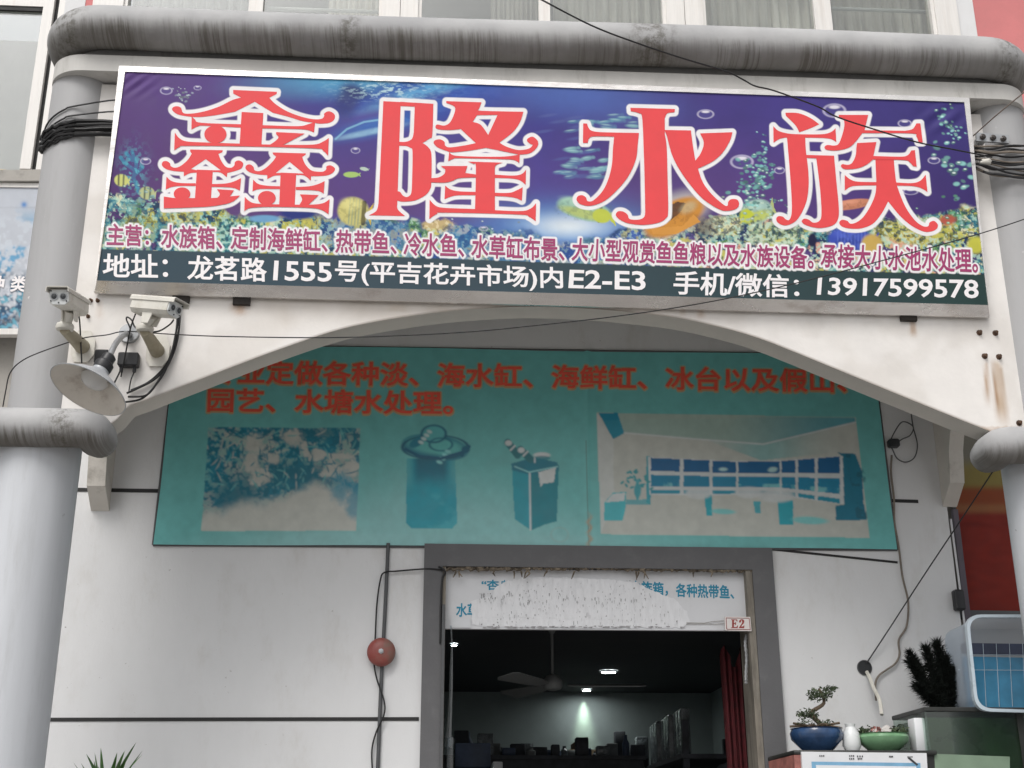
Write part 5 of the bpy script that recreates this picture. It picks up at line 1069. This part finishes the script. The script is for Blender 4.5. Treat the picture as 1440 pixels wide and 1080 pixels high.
# ------------------------------------------------------------------ bell, conduit and leads on the wall
cdt = MB(); cdt.tube([at(546, 764, D-.014), at(543, 830, D-.014), at(536, 960, D-.014), at(531, 1085, D-.014)], .010, 10); p = at(531, 1085, D-.014); cdt.tube([p, (p[0]-.01, D-.014, .2)], .010, 10)
tagset(cdt.build('conduit_pipe', M['conduit'], None, True), 'dark grey conduit running down the wall left of the doorway', 'pipe')
bp = at(536.5, 918.5, D); bell = thing('alarm_bell', 'round red alarm bell on the wall left of the doorway', 'bell', bp)
a = MB(); a.lathe([(.045, .001), (.045, .03)], bp, (0, -1, 0), 28); a.build('backbox', M['conduit'], bell, True)
a = MB(); a.lathe([(.070, .028), (.073, .032), (.073, .042), (.066, .054), (.048, .064), (.022, .069), (.001, .070)], bp, (0, -1, 0), 48); a.build('gong', M['bell'], bell, True)
a = MB(); a.lathe([(.014, .069), (.014, .073), (.007, .074), (.007, .080)], bp, (0, -1, 0), 6); a.build('nut', M['galv'], bell)
cable('bell_lead', 'black lead looping down the conduit past the red bell', [(626, 802, D-.04), (600, 800, D-.03), (560, 803, D-.02), (541, 805, D-.03), (535, 815, D-.025), (530, 850, D-.02), (528, 890, D-.02), (526, 930, D-.02), (530, 955, D-.02), (540, 985, D-.03), (540, 1005, D-.035), (529, 1030, D-.02), (523, 1055, D-.02), (524, 1090, D-.02)], .0045)
cable('bell_lead', 'short black lead knotted at the top left corner of the doorway', [(617, 797, D-.04), (623, 800, D-.05), (626, 806, D-.04), (622, 815, D-.035), (620, 850, D-.035), (619, 905, D-.035)], .006)
# right wall: coil, twisted lead, wire, pipe hole
cable('twisted_lead', 'grey brown twisted lead hanging down the wall right of the banner', [(1254, 640, D-.02), (1253, 665, D-.012), (1257, 700, D-.012), (1258, 735, D-.012), (1264, 770, D-.012), (1269, 810, D-.012), (1277, 846, D-.014), (1275, 880, D-.014), (1264, 900, D-.014), (1265, 920, D-.014), (1259, 933, D-.02), (1248, 941, D-.02), (1236, 950, D-.02), (1231, 962, D-.03), (1232, 985, D-.05)], .0055, 'grey_cable')
cable('wire_coil', 'loose loop of dark wire beside the banner corner', [(1281, 578, D-.03), (1284, 600, D-.02), (1290, 625, D-.02), (1286, 643, D-.02), (1274, 650, D-.02), (1262, 645, D-.02), (1256, 634, D-.02), (1252, 622, D-.03), (1260, 604, D-.03), (1270, 593, D-.03), (1284, 600, D-.03), (1280, 612, D-.03), (1268, 618, D-.03), (1258, 626, D-.03)], .0035, 'conduit')
a = MB(); a.box(X_(1247, 628, D), X_(1262, 628, D), D-.05, D-.001, Z_(1254, 631, D), Z_(1254, 620, D), .008); tagset(a.build('plug', M['black_plastic'], None, True), 'black plug hanging at the top of the twisted lead', 'plug')
a = MB(); p = at(1281, 573, D); a.box(p[0]-.03, p[0]+.03, D-.06, D-.001, p[2]-.015, p[2]+.015, .005); a.tube([(p[0]+.02, D-.05, p[2]), (p[0]+.035, D-.05, p[2]-.05)], .012, 8); tagset(a.build('cable_clamp', M['rust'], None, True), 'rusty clamp holding the wire loop under the arch', 'clamp')
a = MB(); p = at(1324, 606, D); a.tube([(p[0]-.03, D-.06, p[2]), (p[0]+.02, D-.06, p[2])], .005, 6); a.tube([(p[0]+.01, D-.06, p[2]+.02), (p[0]+.01, D-.06, p[2]-.02)], .004, 6); a.tube([(p[0]+.01, D-.06, p[2]), (p[0]+.01, D-.001, p[2])], .004, 6); tagset(a.build('wall_hook', M['rust'], None, True), 'small iron hook on the wall beside the right side arch', 'hook')
cable('straight_wire', 'taut black wire slanting from the right collar down to the pipe hole', [(1398, 660, .5), (1360, 718, .75), (1300, 808, .95), (1250, 885, 1.04), (1219, 932, 1.09)], .0036)
hp = at(1215.5, 939, D); ph = thing('pipe_sleeve', 'dark open pipe hole in the wall right of the doorway', 'pipe hole', hp)
a = MB(); a.lathe([(.040, .0), (.040, .006), (.036, .007), (.036, .0015)], hp, (0, -1, 0), 32, caps=False); a.build('rim', M['conduit'], ph, True)
a = MB(); a.lathe([(.0365, .0012), (.0002, .0014)], hp, (0, -1, 0), 32, caps=False); a.build('opening', M['dark_void'], ph)  # flat dark disc standing in for the shade inside the hole
cable('grey_hose', 'pale hose coming out of the pipe hole', [(1219, 945, D-.003), (1224, 955, D-.05), (1229, 968, D-.08), (1237, 985, D-.1), (1240, 1005, D-.15)], .010, 'cream_plastic')

# ------------------------------------------------------------------ right neighbour: edge trim, red hoarding, pink wall
nb = thing('pink_building', 'pink walled neighbouring building at the right edge', 'building', (3.4, 1.4, 0))
a = MB(); x0 = wx(1367)+.002; a.box(x0, 6.0, D-.02, D+.3, 5.26, 8); a.build('upper_wall', M['pink'], nb)
a = MB(); a.box(WALL_R+.08, 6.0, D+.22, D+.4, 0, 5.0); a.build('lower_wall', M['neighbour'], nb)
a = MB(); a.box(2.75, 6.0, D+.05, D+.215, 4.86, 5.2); a.build('shutter_box', M['dark_void'], nb)
a = MB(); a.box(2.5, 6.0, D-.0, D+.04, 4.78, 4.858); a.build('white_sill', M['white_frame'], nb)
a = MB(); a.prism([at(1340, 716, D+.03), at(1347, 716, D+.03), at(1370, 905, D+.03), at(1361, 905, D+.03)], (0, .03, 0)); a.m = 1; a.tube([at(1337, 730, D-.004), at(1357, 882, D-.004)], .006, 8); tagset(a.build('corner_trim', [M['trim_dark'], M['panel']], None, True), 'dark metal trim along the right corner of the shop wall', 'trim')
a = MB(); p = at(1348, 843, D-.02); a.box(p[0]-.03, p[0]+.025, D-.05, D, p[2]-.06, p[2]+.05, .008); tagset(a.build('corner_latch', M['black_plastic'], None, True), 'small black latch on the corner trim above the plastic crate', 'latch')
HP = Plane((0, D+.12, 2.8), (0, -1, 0))
hb = thing('red_hoarding', 'dark red sign panel with a yellow top behind the right column', 'sign panel', HP.on(1400, 760))
c = Canvas([(1335, 600), (1560, 606), (1580, 862), (1356, 858)], 90, 90); X, Y = c.X, c.Y
c.C = np.zeros(X.shape+(3,))+np.array([.18, .018, .011])
c.C *= (.75+.5*fbm(X, Y*3, 16, 4, 2))[..., None]
c.over(sstep(694, 684, Y), (124, 112, 62)); c.over(sstep(680, 692, Y)*sstep(712, 706, Y), (124, 62, 34)); c.over(sstep(706, 712, Y)*sstep(724, 718, Y), (134, 88, 56)); c.over(sstep(664, 640, Y), (110, 108, 98))  # yellow top dulled in the print colour for the shade on it
c.over(np.exp(-((Y-738-1.5*np.sin(X*.1))/1.6)**2)*.5, (40, 10, 14))
c.build('hoarding_print', HP, .004, M['billboard'], hb, 1.0)
a = MB(); a.prism([HP.on(1336, 859, 0), HP.on(1560, 862.5, 0), HP.on(1562, 876, 0), HP.on(1338, 872, 0)], (0, -.03, 0)); a.prism([HP.on(1335, 600, 0), HP.on(1560, 606, 0), HP.on(1580, 862, 0), HP.on(1356, 858, 0)], (0, .03, 0)); a.build('hoarding_frame', M['conduit'], hb)

# ------------------------------------------------------------------ things on the shelf at the bottom right
SY = .62
ZL = Z_(1200, 1056, SY)
sh = thing('display_stand', 'dark stand with a glass-topped ledge carrying the bonsai pots', 'stand', (X_(1250, 1056, SY), SY+.2, 0))
xl, xr = X_(1112, 1056, SY), X_(1312, 1056, SY)
a = MB(); a.box(xl, xr, SY-.05, D-.04, ZL-.02, ZL, .004); a.build('ledge_board', M['tank_dark'], sh, True)
a = MB()
for xx in (xl+.01, xr-.05): 
    for yy in (SY-.03, D-.1): a.box(xx, xx+.04, yy, yy+.04, 0, ZL-.021)
a.build('leg', M['tank_dark'], sh)
a = MB(); a.box(xl+.001, xl+.07, SY-.045, D-.05, ZL-.5, ZL-.022); tagset(a.build('red_packet', M['orange']), 'faded red packet at the left end of the ledge', 'packet')
def pot(cx_px, cy_px, Y, r, h, m, label, name='bonsai_pot'):
    b = np.array([X_(cx_px, cy_px, Y), Y, ZL]); t = thing(name, label, 'potted bonsai', b)
    k = MB(); k.lathe([(r*.45, .001), (r*.5, .006), (r*.62, h*.15), (r*.96, h*.55), (r*1.0, h*.8), (r*.93, h*.97), (r*.98, h), (r*.9, h), (r*.86, h*.9)], b, n=36, caps=False); k.build('bowl', m, t, True)
    k = MB(); k.lathe([(r*.88, h*.90), (r*.5, h*.97), (.001, h*1.0)], b, n=24, caps=False); k.build('soil', M['soil'], t, True)
    return t, b+np.array([0, 0, h*.95])
def leafcloud(mb, c, r, n, s, flat=.6, seed=0):
    q = random.Random(seed)
    for _ in range(n):
        v = Vector((q.gauss(0, 1), q.gauss(0, 1), q.gauss(0, flat))).normalized()*r*q.random()**.4; p = Vector([float(w) for w in c])+Vector((v.x, v.y, v.z*flat)); d = Vector((q.gauss(0, 1), q.gauss(0, 1), q.gauss(0, 1))).normalized(); e = d.cross(Vector((q.gauss(0, 1), q.gauss(0, 1), q.gauss(0, 1)))).normalized()
        l = s*q.uniform(.6, 1.4); mb._add([p-d*l, p+e*l*.4, p+d*l, p-e*l*.4], [(0, 1, 2, 3)])
t, b = pot(1150, 1053, SY+.14, .13, .115, M['blue_glaze'], 'blue glazed bowl with a small twisted bonsai')
a = MB(); a.tube(crom([b, b+[.02, 0, .03], b+[-.02, 0, .08], b+[.05, 0, .13], b+[.03, 0, .2]], 5), list(np.linspace(.016, .006, 21)), 8)
for k in range(9): an = k*.7; a.tube(crom([b+[.01, 0, .01], b+[.06*math.cos(an), .05*math.sin(an), .02], b+[.13*math.cos(an), .1*math.sin(an), .008+.01*(k % 3)]], 4), .006, 5)
a.build('trunk', M['bark'], t, True)
a = MB(); leafcloud(a, b+[-.04, 0, .07], .06, 260, .009, .6, 1); leafcloud(a, b+[.03, 0, .17], .065, 320, .009, .6, 2); leafcloud(a, b+[-.02, -.02, .03], .10, 160, .008, .25, 3); leafcloud(a, b+[.09, 0, .20], .035, 120, .008, .6, 4); a.build('foliage', M['leaf_bonsai'], t)
t, b = pot(1243, 1054, SY+.12, .125, .09, M['green_glaze'], 'pale green glazed bowl with white stones and a little plant')
a = MB()
for k in range(7): 
    p = b+np.array([random.uniform(-.07, .07), random.uniform(-.05, .05), .005]); rr = random.uniform(.015, .04); a.lathe([(rr*.7, -.01), (rr, rr*.3), (rr*.8, rr*.9), (rr*.2, rr*1.3)], p, (random.uniform(-.2, .2), 0, 1), 7)
a.build('stone', M['rock'], t)
a = MB(); leafcloud(a, b+[.08, 0, .02], .05, 120, .012, .6, 7); leafcloud(a, b+[-.08, 0, .02], .04, 80, .012, .6, 8); a.build('foliage', M['leaf_bonsai'], t)
a = MB(); leafcloud(a, b+[-.045, -.05, .022], .025, 60, .009, .6, 9); a.build('flower', M['orange'], t)
a = MB(); p = np.array([X_(1200, 1050, SY+.08), SY+.10, ZL]); a.lathe([(.03, .001), (.045, .03), (.04, .09), (.022, .12), (.026, .135), (.02, .135)], p, n=24); tagset(a.build('white_vase', M['cam_face'], None, True), 'small white vase standing between the two glazed bowls', 'vase')
# framed notice leaning under the ledge
NP = Plane((0, SY-.07, 1.7), (0, -1, .06)); nf = thing('framed_notice', 'white framed printed notice below the bonsai ledge', 'framed notice', NP.on(1217, 1075))
NQ = [(1127, 1057), (1303, 1059), (1312, 1210), (1136, 1208)]
a = MB(); a.prism([NP.on(x, y, .0) for x, y in NQ], (0, .02, 0)); a.build('frame', M['panel'], nf)
a = MB(); a.prism([NP.on(x, y, .0005) for x, y in ((1141, 1071), (1294, 1073), (1302, 1200), (1149, 1198))], (0, -.0012, 0)); a.build('blue_mount', M['paper_blue'], nf)
a = MB(); a.prism([NP.on(x, y, .003) for x, y in ((1147, 1076), (1288, 1078), (1296, 1195), (1155, 1192))], (0, -.0012, 0)); a.build('sheet', M['paper'], nf)
a = MB(); rq = random.Random(4)
for (u0, u1, vy) in ((1152, 1160, 1062), (1194, 1202, 1062), (1205, 1215, 1062.5), (1250, 1256, 1063), (1276, 1284, 1063.5), (1194, 1202, 1066), (1206, 1213, 1066)):
    for j in range(3): xx = u0+(u1-u0)*j/3; a.prism([NP.on(x, y, .002) for x, y in ((xx, vy), (xx+1.6, vy), (xx+1.6, vy+1.8+rq.random()), (xx, vy+2))], (0, -.0006, 0))
a.prism([NP.on(x, y, .002) for x, y in ((1276, 1066), (1279, 1065), (1291, 1075), (1289, 1077))], (0, -.0006, 0))
a.build('print_marks', M['ink'], nf)
# green glass tank at the far right
ty = SY-.02; xa, xb_ = X_(1304, 1030, ty), X_(1432, 1030, ty); zt_ = Z_(1380, 1000, ty)
tk = thing('fish_tank', 'green algae-tinted fish tank under the plastic crate', 'fish tank', (xa+.3, ty+.2, 0))
a = MB(); a.box(xa+.012, xb_+.5, ty+.012, D-.06, zt_-.62, zt_-.03); a.build('water', M['tank_green'], tk)
a = MB(); a.box(xa, xb_+.52, ty, ty+.008, zt_-.63, zt_-.005); a.box(xa, xa+.008, ty+.009, D-.05, zt_-.63, zt_-.005); a.build('glass', M['tank_glass'], tk)
a = MB(); a.box(xa-.005, xb_+.53, ty-.006, D-.045, zt_-.004, zt_+.018, .004); a.box(xb_+.0, xb_+.03, ty-.006, ty-.001, zt_-.63, zt_-.006); a.build('rim', M['tank_dark'], tk)
a = MB(); a.box(xa, xb_+.5, ty+.02, D-.07, 0, zt_-.64); a.build('stand', M['tank_dark'], tk)
a = MB(); a.prism([at(1314, 1060, ty-.012), at(1420, 1064, ty-.012), at(1422, 1200, ty-.012), at(1320, 1200, ty-.012)], (0, .006, 0)); tagset(a.build('green_card', mat('pale_green_card', (.20, .28, .20), .5, .1, 5, 0)), 'pale green card taped on the front of the fish tank', 'card')
a = MB(); p = at(1302, 1012, SY+.05); a.box(X_(1283, 1012, SY+.05), X_(1312, 1012, SY+.05), SY+.03, SY+.12, ZL, Z_(1300, 1010, SY+.05), .005); tagset(a.build('white_tub', M['panel'], None, True), 'small white tub at the right end of the bonsai ledge', 'tub')
# black needle bush
bb = at(1325, 1003, SY+.22); nb_ = thing('dark_bush', 'near black bushy needle plant beside the plastic crate', 'plant', bb)
a = MB(); rq = random.Random(21)
def plume(base, tip, r, n):
    base = Vector([float(v) for v in base]); tip = Vector([float(v) for v in tip])
    for k in range(n):
        t_ = rq.random()**.8; p = base.lerp(tip, t_); d = (tip-base).normalized()+Vector((rq.gauss(0, .9), rq.gauss(0, .9), rq.gauss(0, .7))); d.normalize(); l = r*rq.uniform(.6, 1.1)*(1-.5*max(t_-.5, 0)); e = d.cross(Vector((rq.gauss(0, 1), rq.gauss(0, 1), rq.gauss(0, 1)))).normalized()*.0032
        a._add([p-e, p+e, p+d*l], [(0, 1, 2)])
y_ = SY+.22
for (p0, p1, r_, n_) in (((1325, 1000), (1280, 930), .075, 1300), ((1300, 950), (1279, 918), .05, 700), ((1328, 1000), (1302, 912), .07, 1500), ((1335, 1000), (1318, 905), .07, 1800), ((1338, 990), (1330, 925), .06, 1200), ((1330, 1005), (1290, 965), .07, 1200), ((1338, 1005), (1340, 940), .05, 900)): plume(at(p0[0], p0[1], y_), at(p1[0], p1[1], y_-.03), r_, n_)
a.build('needles', M['leaf_dark'], nb_)
a = MB()
for p1 in ((1282, 935), (1304, 918), (1319, 912), (1331, 930)): a.tube([at(1332, 1003, y_), at(1330*.5+p1[0]*.5, 965, y_-.01), at(p1[0], p1[1], y_-.02)], [.012, .02, .01], 6)
a.build('stem', M['leaf_dark'], nb_)
# plastic crate standing on its side on the tank, open to the street
CQ = [(1358, 864), (1502, 864), (1512, 1004), (1372, 1000)]
CP = Plane((0, SY-.06, 2.1), (0, -1, 0)); cr = thing('plastic_crate', 'milky plastic crate turned on its side with a blue mat inside, on the fish tank', 'crate', CP.on(1430, 1000))
def rrect(q, r, off, n=6):
    out = []
    for k in range(4):
        p = np.array(q[k], float); pa = np.array(q[k-1], float); pb = np.array(q[(k+1) % 4], float); a_ = p+(pa-p)/np.linalg.norm(pa-p)*r; b_ = p+(pb-p)/np.linalg.norm(pb-p)*r
        for j in range(n+1): t_ = j/n; s_ = a_*(1-t_)**2+p*2*t_*(1-t_)+b_*t_**2; out.append(CP.on(s_[0], s_[1], off))
    return out
def inset(q, d): c0 = np.mean(np.array(q), 0); return [tuple(np.array(p)+(c0-np.array(p))/np.linalg.norm(c0-np.array(p))*d) for p in q]
R0 = rrect(CQ, 22, .0); R1 = rrect(inset(CQ, 6), 20, .0); R2 = rrect(CQ, 22, -.03); B0 = [p+np.array([0, .34, 0]) for p in rrect(inset(CQ, 8), 20, 0)]
n = len(R0); a = MB(); a._add(R0+R1+R2+[p+np.array([0, .03, 0]) for p in R1], [(k, (k+1) % n, n+(k+1) % n, n+k) for k in range(n)]+[(k, 2*n+k, 2*n+(k+1) % n, (k+1) % n) for k in range(n)]+[(n+k, n+(k+1) % n, 3*n+(k+1) % n, 3*n+k) for k in range(n)]); a.build('rim', M['box_rim'], cr)
a = MB(); I0 = [p+np.array([0, .031, 0]) for p in R1]; a._add(I0+B0, [(k, (k+1) % n, n+(k+1) % n, n+k) for k in range(n)]+[tuple(range(n, 2*n))]); a.build('shell', M['box_plastic'], cr, True)
a = MB(); q = [CP.on(x, y, -.20) for x, y in ((1377, 915), (1520, 918), (1520, 990), (1386, 988))]; a.prism(q, (0, .03, 0)); a.build('blue_mat', M['box_blue'], cr)
a = MB(); q = [CP.on(x, y, -.19) for x, y in ((1375, 896), (1520, 898), (1520, 914), (1377, 912))]; a.prism(q, (0, .03, 0)); a.build('dark_mesh', M['box_dark'], cr)
a = MB()
for px in (1386, 1404, 1423, 1442, 1461): a.tube([CP.on(px, 897, -.185), CP.on(px+5, 988, -.185)], .0015, 4)
for py in (913, 935): a.tube([CP.on(1368, py, -.185), CP.on(1510, py+1, -.185)], .0015, 4)
a.build('grid_line', M['box_rim'], cr)
# spiky plant at the bottom left, in a tall pot on the ground
py_ = .55; pb = at(150, 1085, py_); pb = at(150, 1102, py_); sp_t = thing('spiky_plant', 'spiky green dracaena rising in front of the wall at the bottom left', 'plant', (pb[0], py_, 0))
a = MB(); a.lathe([(.15, .001), (.2, .36), (.22, .40), (.19, .40), (.18, .36)], (pb[0], py_, 0), n=32, caps=False); a.lathe([(.18, .36), (.001, .37)], (pb[0], py_, 0), n=24, caps=False); a.build('pot', M['blue_glaze'], sp_t, True)
a = MB(); a.tube(crom([(pb[0]+.02, py_, .36), (pb[0]-.02, py_+.02, 1.0), (pb[0], py_, pb[2]-.03)], 6), .02, 10); a.build('stem', M['bark'], sp_t, True)
a = MB(); rq = random.Random(8); cz = pb[2]-.09
for k in range(64):
    an = rq.uniform(0, 6.28); el = R(rq.uniform(8, 78)); L = rq.uniform(.19, .33); d = Vector((math.cos(an)*math.cos(el), math.sin(an)*math.cos(el), math.sin(el))); sd_ = Vector((-math.sin(an), math.cos(an), 0)); p0 = Vector((pb[0], py_, cz+rq.uniform(-.08, .03))); V = []; m = 7
    for j in range(m+1):
        t_ = j/m; p = p0+d*L*t_+Vector((0, 0, -.10*L*4*t_*t_*math.cos(el)*.6)); w_ = .011*(math.sin(math.pi*min(t_*.9+.12, 1)))**.7*(1 if t_ < 1 else 0); nrm = d.cross(sd_)
        V += [p-sd_*w_, p+nrm*w_*.35, p+sd_*w_]
    F = []
    for j in range(m): F += [(3*j, 3*j+1, 3*j+4, 3*j+3), (3*j+1, 3*j+2, 3*j+5, 3*j+4)]
    a._add(V, F)
a.build('leaves', M['leaf'], sp_t, True)

# ------------------------------------------------------------------ left neighbour: wall, window, sill, billboard
lnb = thing('grey_building', 'grey neighbouring building with a big white framed window beyond the bundled column', 'building', (-3.6, 1.3, 0))
LY = D+.02; x1 = WALL_L-.001
a = MB(); za = Z_(20, 250, LY); a.box(-6.5, x1, LY+.12, LY+.3, 0, za); a.build('wall', M['neighbour'], lnb)
a = MB(); q = [at(-60, 240, LY-.05), at(62, 238, LY-.05), at(60, 254, LY-.05), at(-60, 254, LY-.05)]; a.prism(q, (0, .16, 0)); a.build('sill', M['neighbour'], lnb)
wz0, wz1 = Z_(20, 238, LY), Z_(20, 9, LY)
g0, g1_ = X_(35, 160, LY), X_(46, 160, LY)
a = MB(); gx = (X_(27, 236, LY)+X_(54, 70, LY))/2; 
a.box(gx, gx+.062, LY-.01, LY+.06, wz0+.001, wz1+.15); a.box(-6.5, gx, LY-.01, LY+.06, wz1, wz1+.15); a.box(gx+.09, gx+.15, LY-.0, LY+.07, wz0+.001, wz1+.1)
wf = a.build('window', M['white_frame'], lnb)
a = MB(); a.box(-6.5, gx-.001, LY+.015, LY+.022, wz0+.001, wz1-.001); a.build('pane', M['pane'], wf)
a = MB(); a.box(gx+.063, gx+.089, LY+.02, LY+.04, wz0+.001, wz1+.1); a.box(-6.5, gx, LY-.004, LY+.012, wz1-.03, wz1-.001); a.build('gasket', M['dark_line'], wf)
a = MB(); a.box(-6.5, gx+.4, LY+.8, LY+.9, wz0-.2, wz1+.3); a.box(-6.5, gx+.4, LY+.13, LY+.79, wz0-.2, wz0-.001); a.build('room', M['room_grey'], lnb)
a = MB(); a.box(-6.5, wx(92)-.001, LY, LY+.3, wz1+.151, 8); a.build('upper_wall', M['wall'], lnb)
a = MB(); p = at(4, 232, LY+.15)
for (dx, h, r_) in ((0, .09, .05), (-.09, .07, .05), (.05, .06, .03)): a.lathe([(r_*.3, .0), (r_, h*.3), (r_*.9, h*.8), (r_*.3, h)], (p[0]+dx, LY+.18, wz0+.002), n=16)
tagset(a.build('yellow_toy', mat('yellow_plush', (.55, .36, .08), .9, .2, 20, .4), None, True), 'yellow orange object lying behind the left window glass', 'ornament')
# billboard with blue flowers
LP = Plane((0, LY-.02, 3.6), (0, -1, 0)); bb_ = thing('flower_billboard', 'blue and white flower print billboard with white characters left of the column', 'billboard', LP.on(20, 370))
BQ2 = [(-190, 258), (72, 262), (42, 467), (-230, 467)]
c = Canvas(BQ2, 260, 210); X, Y = c.X, c.Y; c.C = FULL2 = np.zeros(X.shape+(3,))+lin((216, 222, 232))
b1 = fbm(X, Y, 24, 4, 3); b2_ = fbm(X, Y, 8, 4, 5); b3 = fbm(X, Y, 4, 3, 6); dn = sstep(285, 330, Y)
c.over(dn*sstep(.5, .62, b1), (120, 184, 226)); c.over(dn*sstep(.5, .6, b2_)*.9, (228, 236, 246)); c.over(sstep(370, 400, Y)*sstep(.42, .5, b1*.5+b2_*.5)*.85, (34, 66, 98)); c.over(sstep(390, 420, Y)*sstep(.52, .58, b2_), (120, 190, 214)); c.over(sstep(340, 380, Y)*sstep(.57, .63, b3), (236, 240, 248)); c.over(sstep(430, 455, Y)*sstep(.5, .6, b3)*.8, (30, 56, 80)); c.over(np.exp(-(((X-34)/4)**2+((Y-288)/4)**2)), (90, 150, 220)); c.over(np.exp(-((Y-292)/.8)**2)*.2, (120, 120, 130))
c.build('flower_print', LP, .002, M['billboard'], bb_, .72)
o1 = [LP.on(x, y, .01) for x, y in BQ2]
for k, w_ in ((0, .028), (2, .035)): p, q = o1[k], o1[(k+1) % 4]; a = MB(); a.prism([p+[0, 0, -w_/2], q+[0, 0, -w_/2], q+[0, 0, w_/2], p+[0, 0, w_/2]], (0, .05, 0)); a.build('frame_rail', M['white_frame'], bb_)
letter_parts('billboard_lettering', [('种', [(-16, 388), (8, 388.5), (5, 411), (-19, 410.5)]), ('类', [(17, 388.5), (39, 389), (36, 411.5), (14, 411)])], LP, .006, .03, 0, M['white_ink'], None, bb_)
bpy.context.view_layer.update()
